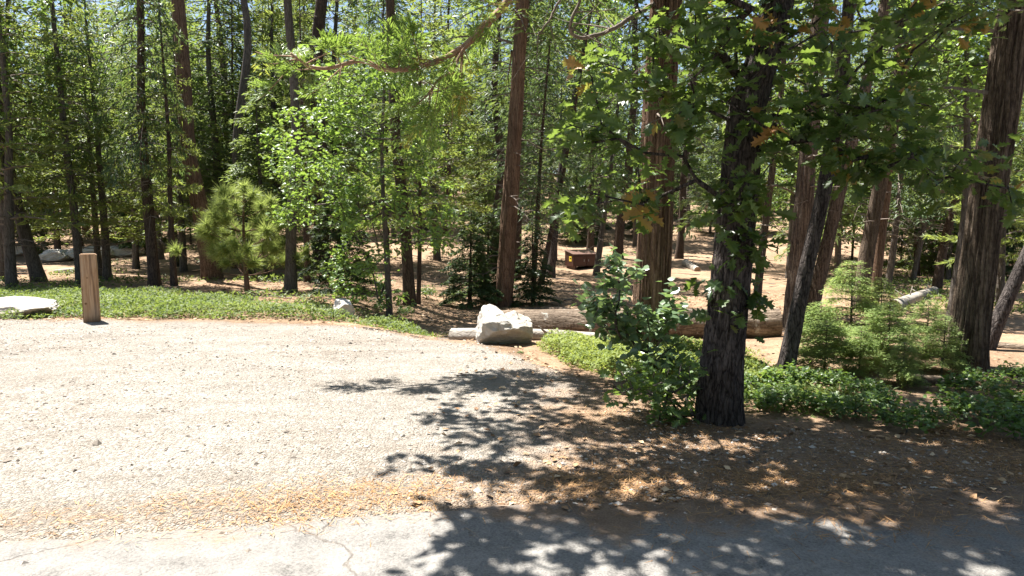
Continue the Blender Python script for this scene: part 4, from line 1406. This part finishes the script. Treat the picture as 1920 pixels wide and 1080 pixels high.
# ------------------------------------------------------------------ ground cover
def cover(name, label, region, n, h, L, W, mat, seed, clump=1.6, tpl=RHOMB, cat='ground cover'):
    """region(X, Y) -> 0..1; bounds taken from region.b"""
    gg = np.random.default_rng(seed)
    x0, x1, y0, y1 = region.b
    X = gg.uniform(x0, x1, n)
    Y = gg.uniform(y0, y1, n)
    dens = region(X, Y)
    k = gg.random(n) < dens
    X, Y, dens = X[k], Y[k], dens[k]
    m = len(X)
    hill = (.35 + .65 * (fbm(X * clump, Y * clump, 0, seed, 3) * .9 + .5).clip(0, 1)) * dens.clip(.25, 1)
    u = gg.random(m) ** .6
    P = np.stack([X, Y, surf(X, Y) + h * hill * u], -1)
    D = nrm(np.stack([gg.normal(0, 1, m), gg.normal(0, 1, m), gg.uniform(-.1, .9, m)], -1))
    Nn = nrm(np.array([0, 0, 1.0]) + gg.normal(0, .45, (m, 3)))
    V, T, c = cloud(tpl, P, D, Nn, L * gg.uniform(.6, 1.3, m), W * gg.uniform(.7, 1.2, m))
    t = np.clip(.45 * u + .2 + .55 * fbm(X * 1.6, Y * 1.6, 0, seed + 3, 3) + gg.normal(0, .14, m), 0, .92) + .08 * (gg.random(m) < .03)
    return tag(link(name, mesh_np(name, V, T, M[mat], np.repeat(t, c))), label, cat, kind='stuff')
def reg_left(X, Y):
    n_ = fbm(X * 1.2, Y * 1.2, 0, 71, 3)
    front = np.interp(X, [-14, -8, -4, -2.2, -1.2], [10.7, 10.55, 10.4, 10.1, 9.9])
    back = np.interp(X, [-14, -8, -4.5, -3, -1.2], [16.5, 16.0, 13.8, 12.2, 11.0])
    n2_ = fbm(X * .7, Y * .7, 0, 72, 3)
    return sst(-.15, .35, Y - front + .7 * n_) * sst(-.5, 1.2, back - Y + 1.6 * n_) * sst(-.9, -1.8, X) * (.12 + .88 * sst(-.42, -.05, n2_ + .3 * n_))
reg_left.b = (-14, -.9, 9.6, 18)
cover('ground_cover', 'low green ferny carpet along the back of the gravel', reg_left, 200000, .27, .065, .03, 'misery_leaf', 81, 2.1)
def reg_mid(X, Y):
    n_ = fbm(X * 1.6, Y * 1.6, 0, 73, 3)
    front = np.interp(X, [.2, .6, 1.0, 1.5, 2.2, 2.6], [7.9, 6.75, 6.1, 5.6, 5.6, 5.8])
    back = np.interp(X, [.2, .6, 1.5, 2.6], [8.3, 8.4, 8.3, 7.9])
    return sst(0, .35, Y - front + .5 * n_) * sst(0, .4, back - Y + .3 * n_) * sst(.2, .5, X) * sst(2.8, 2.2, X)
reg_mid.b = (.2, 2.8, 5.2, 8.8)
cover('ground_cover', 'lime green low shrubs in the sun between boulder and dark oak', reg_mid, 62000, .24, .042, .020, 'lime_leaf', 82, 2.6)
def reg_right(X, Y):
    n_ = fbm(X * 1.5, Y * 1.5, 0, 75, 3)
    front = np.interp(X, [1.7, 2.2, 3.2, 4.5], [5.05, 5.0, 4.75, 4.9])
    back = np.interp(X, [1.7, 2.2, 2.9, 4.5], [7.8, 7.2, 6.0, 5.6])
    return sst(0, .5, Y - front + .6 * n_) * sst(0, .6, back - Y + .6 * n_) * sst(1.6, 2.0, X) * (.08 + .92 * sst(-.12, .18, n_))
reg_right.b = (1.6, 5.2, 4.6, 8)
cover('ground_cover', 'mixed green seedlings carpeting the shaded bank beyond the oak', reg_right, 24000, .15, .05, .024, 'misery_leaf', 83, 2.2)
def reg_far(X, Y):
    n_ = fbm(X * .35, Y * .35, 0, 77, 3)
    px_ = 960 + FPX * X / Y
    return sst(.10, .3, n_) * .8 * ((px_ < 720) | (px_ > 1480))
reg_far.b = (-26, 26, 14, 34)
cover('ground_cover', 'scattered patches of low green plants among the far trunks', reg_far, 90000, .3, .12, .05, 'misery_leaf', 84, .9)

# ------------------------------------------------------------------ fallen leaves, needles and twigs
def flakes(name, label, X, Y, L, W, mat, seed, tpl, cat, lift=.006, tilt=.35):
    gg = np.random.default_rng(seed)
    m = len(X)
    a = gg.uniform(0, 6.28, m)
    D = np.stack([np.cos(a), np.sin(a), gg.normal(0, .12, m)], -1)
    Nn = nrm(np.array([0, 0, 1.0]) + gg.normal(0, tilt, (m, 3)))
    P = np.stack([X, Y, surf(X, Y) + lift + gg.random(m) * .008], -1)
    V, T, c = cloud(tpl, P, D, Nn, L * gg.uniform(.5, 1.3, m), W * gg.uniform(.6, 1.3, m))
    return tag(link(name, mesh_np(name, V, T, M[mat], np.repeat(gg.beta(1.6, 1.6, m), c))), label, cat, kind='stuff')
X, Y = pts_in_view(26000, -.6, 5.5, 3.2, 9.5, 1.2)
k = (rng.random(len(X)) < (1 - .93 * lot_mask(X, Y)) * (.35 + .65 * sst(-.2, .3, fbm(X * 1.4, Y * 1.4, 0, 91, 3)))) & (Y > road_edge(X) - .7 * rng.random(len(X)) ** 2)
flakes('leaf_litter', 'dry brown oak leaves littering the bank and road edge', X[k], Y[k], .055, .035, 'litter', 92, RHOMB, 'leaf litter')
X, Y = pts_in_view(110000, -4, 5.0, 2.5, 5.2, 1.0)
band = np.exp(-((Y - road_edge(X) - .2) / .22) ** 2) * sst(-3.6, -.8, X) + .55 * sst(.2, 1.4, X) * sst(-.9, .2, Y - road_edge(X))
k = rng.random(len(X)) < band * (.25 + .75 * sst(-.3, .3, fbm(X * 2, Y * 2, 0, 93, 3)))
flakes('pine_needles', 'orange pine needles drifted along the edge of the road', X[k], Y[k], .085, .0035, 'needles', 94, NEEDLE, 'pine needles', .004, .2)
X, Y = pts_in_view(30000, -9, 8, 9.0, 24, 1.4)
k = (np.abs(X) < Y * .85) & (rng.random(len(X)) < (1 - lot_mask(X, Y)) * .8)
flakes('leaf_litter', 'dry needles and bark flakes on the forest floor', X[k], Y[k], .11, .03, 'litter', 95, RHOMB, 'leaf litter')
# dead sticks on the forest floor
S = Soup()
gg = np.random.default_rng(96)
for _ in range(260):
    Yd = gg.uniform(7.5, 30)
    Xd = gg.uniform(-.75, .8) * Yd
    if lot_mask(np.array(Xd), np.array(Yd)) > .2 and Yd < 11: continue
    a, L = gg.uniform(0, 3.14), gg.uniform(.3, 1.4)
    e = np.array([math.cos(a), math.sin(a)]) * L / 2
    t = np.linspace(-1, 1, 5)
    xy = np.array([Xd, Yd])[None] + t[:, None] * e[None] + gg.normal(0, .03, (5, 2))
    V, T = tube(np.column_stack([xy, surf(xy[:, 0], xy[:, 1]) + .015]), np.linspace(.012, .004, 5) * gg.uniform(.6, 1.6), 4, False)
    S.add(V, T)
tag(link('dead_sticks', S.mesh('dead_sticks', [M['twig']])), 'dead sticks lying about the forest floor', 'sticks', kind='stuff')

# ------------------------------------------------------------------ boulders
def ico(sub):
    import bmesh
    bm = bmesh.new()
    bmesh.ops.create_icosphere(bm, subdivisions=sub, radius=1.0)
    V = np.array([v.co[:] for v in bm.verts])
    T = np.array([[v.index for v in f.verts] for f in bm.faces])
    bm.free()
    return V, T
ICO = ico(6)
ICO4 = ico(4)
def boulder(label, loc, half, planes, seed, rotz=0.0, sink=.05, src=None, soft=.02, notch=0.0, mat='granite'):
    """half: half sizes; planes: (normal, distance) cuts in unit space; stands with its lowest point sunk in the ground"""
    D, T = src or ICO
    r = np.full(len(D), 1.25)
    for nrm_, dist in planes:
        nn = nrm(np.array(nrm_, float))
        c = D @ nn
        with np.errstate(divide='ignore', invalid='ignore'):
            q = np.where(c > 1e-3, dist / np.maximum(c, 1e-3), 9)
        r = np.minimum(r, q)
    V = D * r[:, None]
    cell = np.floor(V * 2.6 + .35 * fbm(V[:, 0] * 3, V[:, 1] * 3, V[:, 2] * 3, seed + 2, 2)[:, None])
    V = V + D * (.05 * (_hash(cell[:, 0], cell[:, 1], cell[:, 2], seed) - .5) - .05 * np.abs(noise3(V[:, 0] * 4, V[:, 1] * 4, V[:, 2] * 4, seed + 6)))[:, None]
    V = V + D * (.10 * fbm(V[:, 0] * 2.2, V[:, 1] * 2.2, V[:, 2] * 2.2, seed, 4) + .025 * fbm(V[:, 0] * 9, V[:, 1] * 9, V[:, 2] * 9, seed + 9, 3))[:, None]
    if notch:      # a saddle between two blunt peaks, and a step across the face
        V[:, 2] -= notch * np.exp(-((V[:, 0] - .08 + .25 * V[:, 1]) / .16) ** 2) * sst(.1, .8, V[:, 2])
        V[:, 2] += .16 * V[:, 0] * sst(-.2, .8, V[:, 2]) * -1
    V = V * np.array(half)
    c, s = math.cos(rotz), math.sin(rotz)
    V = np.column_stack([V[:, 0] * c - V[:, 1] * s, V[:, 0] * s + V[:, 1] * c, V[:, 2]])
    V[:, 2] -= V[:, 2].min() + sink
    return tag(link('boulder', mesh_np('boulder', V, T, M[mat], smooth=False if src else True), loc=(loc[0], loc[1], float(surf(loc[0], loc[1])))), label, 'boulder')
f = np.array(gpx(948, 650))
boulder('white angular boulder with an undercut front at the edge of the gravel', (f[0] + .0, f[1] + .24), (.34, .30, .29),
        [((0, -.35, 1), .80), ((-.25, -.5, .75), .78), ((.5, -.35, .75), .80), ((.05, -.75, -.9), .42), ((-.2, -.9, .25), .80), ((-1, -.1, .12), .95), ((1, .05, .1), .95), ((.75, -.8, -.2), .86), ((0, 1, .2), .95), ((0, 0, -1), .78), ((-.6, -.8, -.35), .82), ((.3, .4, 1), .92)], 5, .12, .05, notch=.34, mat='granite_stained')
f = np.array(gpx(20, 597))
boulder('pale boulder with a flat sloping top beside the wooden post', (f[0] - .22, f[1] + .25), (.78, .45, .22),
        [((.28, -.15, 1), .72), ((-.2, -.2, 1), .8), ((1, -.4, -.6), .80), ((0, -1, .3), .8), ((1, .3, .15), .98), ((-1, 0, .2), .9), ((0, 0, -1), .7), ((.3, -1, -.5), .82)], 15, -.1, .06)
f = np.array(gpx(640, 592))
boulder('small whitish boulder half sunk in the green ground cover', (f[0], f[1] + .12), (.19, .16, .15), [((.2, -.3, 1), .8), ((-.5, -.6, .5), .8), ((1, 0, .3), .85), ((0, -1, -.1), .85), ((-1, .1, .2), .85)], 25, .3, .05)
for lab, x, y, hx, hz, sd_ in (('pale boulder among the trees behind the leaning grey trunk', 96, 492, .6, .27, 35), ('long pale boulder behind the wooden post', 160, 488, .9, .3, 36), ('grey boulder between thin trunks beyond the ground cover', 26, 480, .7, .28, 37), ('flat pale boulder under the drooping conifers', 225, 482, .8, .25, 38)):
    f = np.array(gpx(x, y))
    boulder(lab, (f[0], f[1] + .4), (hx, .6, hz), [((.1, -.2, 1), .8), ((-.4, -.5, .7), .85), ((.6, -.3, .6), .85), ((0, -1, .1), .85), ((1, 0, .1), .95), ((-1, 0, .1), .95)], sd_, .2, .08)

# ------------------------------------------------------------------ logs
def log(label, a, b_, ra, rb, mat, seed, seg=48, n=80, amp=.04, endmat=None, cat='log', name='fallen_log', bow=0.0, stubs=0):
    a, b_ = np.array(a, float), np.array(b_, float)
    mid = (a + b_) / 2
    root = tag(link(name, None, loc=mid), label, cat)
    ax = b_ - a
    L = np.linalg.norm(ax)
    d = ax / L
    t = np.linspace(0, 1, n)
    path = a - mid + ax * t[:, None]
    path[:, 2] += bow * np.sin(math.pi * t)
    gg = np.random.default_rng(seed)
    th = np.arange(seg) * 2 * math.pi / seg
    TH, TT = np.meshgrid(th, t * L)
    side = nrm(np.cross(d, [0, 0, 1]))
    up = np.cross(side, d)
    rr = (ra + (rb - ra) * t)[:, None]
    c, s = np.cos(TH), np.sin(TH)
    rr = rr * (1 + amp * (1 - 2 * np.abs(noise3(c * 5, s * 5, TT * 1.1, seed))) + .05 * noise3(c * 1.3, s * 1.3, TT * .9, seed + 3) + amp * .5 * noise3(c * 12, s * 12, TT * 3, seed + 4))
    V = path[:, None] + rr[..., None] * (c[..., None] * side + s[..., None] * up)
    V = V.reshape(-1, 3)
    i_ = np.arange(n - 1)[:, None] * seg
    j = np.arange(seg)[None]
    p, q = i_ + j, i_ + (j + 1) % seg
    T = np.concatenate([np.stack([p, q + seg, q], -1).reshape(-1, 3), np.stack([p, p + seg, q + seg], -1).reshape(-1, 3)])
    S = Soup()
    S.add(V, T)
    for _ in range(stubs):
        k = int(gg.uniform(.1, .9) * n)
        ang = gg.uniform(.3, 2.8)
        dd = math.cos(ang) * side + math.sin(ang) * up + d * gg.uniform(-.3, .5)
        VV, TT_ = tube([path[k] + dd * ra * .7, path[k] + dd * ra * 1.5, path[k] + dd * ra * (1.8 + gg.random())], [.02, .014, .006], 5)
        S.add(VV, TT_)
    link('bark', S.mesh('bark', [mat], True), root)
    for e, cidx, r_ in ((0, path[0], ra), (1, path[-1], rb)):
        ring = V[:seg] if e == 0 else V[-seg:]
        Cv = np.vstack([cidx - d * (.004 if e == 0 else -.004), ring])
        Tt = [(0, 1 + (q + 1) % seg, 1 + q) if e else (0, 1 + q, 1 + (q + 1) % seg) for q in range(seg)]
        link('cut_end', mesh_np('cut_end', Cv, np.array(Tt), endmat or M['end_grain']), root)
    return root
def end_mat():
    m, nt, bs, out = newmat('end_grain')
    n_ = tex_noise(nt, coords(nt), 22, 5, .65, .5)
    c = ramp(nt, n_, [(.3, (.16, .09, .05)), (.55, (.32, .20, .12)), (.75, (.45, .33, .22))])
    nt.links.new(c, bs.inputs['Base Color'])
    bs.inputs['Roughness'].default_value = .9
    bump(nt, bs, n_, .6, .01)
    return m
M['end_grain'] = end_mat()
def on_ground(x, Yd, r, s=.06):
    p = px(x, 560, Yd)
    return np.array([p[0], p[1], float(terr(p[0], p[1])) + r - s])
log('thick brown fallen log with flaking bark behind the white boulder', on_ground(931, 9.6, .235), on_ground(1462, 8.95, .225), .235, .215, M['log_bark'], 5)
log('thin bleached log running behind the white boulder beside the thick one', on_ground(846, 9.05, .10), on_ground(1136, 8.35, .075, .03), .10, .065, M['log_pale'], 6, 28, 70, .09, M['log_pale'], bow=.03, stubs=4)
log('bleached fallen log angling away behind the fir saplings', on_ground(1676, 15.0, .16), on_ground(1752, 20.0, .13), .16, .12, M['log_pale'], 7, 24, 60, .05, stubs=5)
log('short dark fallen log lying on the shaded bank', on_ground(1690, 5.95, .055, .02), on_ground(1842, 5.75, .05, .02), .055, .04, M['log_bark'], 8, 24, 50, .06)
log('thin fallen log beside the massive cedar', on_ground(1850, 7.6, .06), on_ground(2010, 7.2, .06), .06, .05, M['log_bark'], 9, 24, 50, .05)
log('bleached dead branch lying on the sunny ground behind the wooden post', on_ground(108, 23, .08), on_ground(212, 21.5, .07), .09, .06, M['log_pale'], 10, 18, 40, .08, bow=.12, stubs=4)
log('weathered chunk of log lying on the bare slope beyond the big red cedar', on_ground(1284, 30.5, .16), on_ground(1306, 28.5, .12), .17, .13, M['log_pale'], 11, 20, 30, .12, stubs=5)

# ------------------------------------------------------------------ wooden post
import bmesh
fpst = np.array(gpx(165, 607))
Hpost = (px(160, 479, fpst[1]) - fpst)[2]
bm = bmesh.new()
bmesh.ops.create_cube(bm, size=1)
wp = .212
for v in bm.verts:
    v.co = Vector((v.co.x * wp, v.co.y * wp, (v.co.z + .5) * (Hpost + .3) - .3))
bmesh.ops.bevel(bm, geom=[e for e in bm.edges], offset=.012, segments=2, affect='EDGES')
bmesh.ops.subdivide_edges(bm, edges=[e for e in bm.edges if e.calc_length() > .5], cuts=24, use_grid_fill=True)
for v in bm.verts:
    n_ = float(noise3(v.co.x * 9, v.co.y * 9, v.co.z * 2.2, 4))
    v.co.x += .004 * n_
    v.co.y += .004 * float(noise3(v.co.x * 9, v.co.y * 9, v.co.z * 2.2, 14))
me = bpy.data.meshes.new('wooden_post')
bm.to_mesh(me)
bm.free()
me.materials.append(M['post'])
post = tag(link('wooden_post', me, loc=(fpst[0], fpst[1] + wp / 2, float(surf(fpst[0], fpst[1]))), rot=(0, R(-1.2), R(38))), 'square weathered wooden post standing alone on the gravel', 'post')
post.rotation_euler = (0, R(-.4), R(29))

# ------------------------------------------------------------------ brown steel food locker
lp = np.array(gpx(1092, 505))
locker = thing('food_locker', 'brown steel food storage locker with a yellow sticker at the campsite', 'locker', (lp[0], lp[1] + .4, float(terr(lp[0], lp[1] + .4))))
locker.rotation_euler = (0, 0, R(24))
def box(name, size, loc, mat, parent, bev=.008, shear=None):
    bm = bmesh.new()
    bmesh.ops.create_cube(bm, size=1)
    for v in bm.verts:
        v.co = Vector((v.co.x * size[0], v.co.y * size[1], v.co.z * size[2]))
    if shear:
        for v in bm.verts: shear(v)
    if bev: bmesh.ops.bevel(bm, geom=[e for e in bm.edges], offset=bev, segments=1, affect='EDGES')
    me = bpy.data.meshes.new(name)
    bm.to_mesh(me)
    bm.free()
    me.materials.append(mat)
    return link(name, me, parent, loc)
def sh_body(v):
    if v.co.z > 0 and v.co.y < 0: v.co.z -= .16
box('body', (1.25, .78, .66), (0, 0, .43), M['locker'], locker, .01, sh_body)
def sh_lid(v):
    v.co.z += .5 * 0 + (.205 * v.co.y)
box('lid', (1.31, .84, .03), (0, -.01, .705), M['locker_lid'], locker, .006, sh_lid)
for sx in (-.31, .31):
    d_ = box('door', (.58, .02, .40), (sx, -.402, .33), M['locker'], locker, .004)
    box('handle', (.03, .03, .10), (.2 * (-1 if sx > 0 else 1), -.022, .02), M['steel'], d_, .004)
st_ = box('sticker', (.004, .22, .22), (-.63, -.12, .42), M['yellow'], locker, 0)
box('print', (.004, .12, .05), (-.003, -.02, .02), M['black'], st_, 0)
for sx in (-.5, .5):
    box('foot', (.1, .74, .16), (sx, 0, .03), M['locker'], locker, .006)
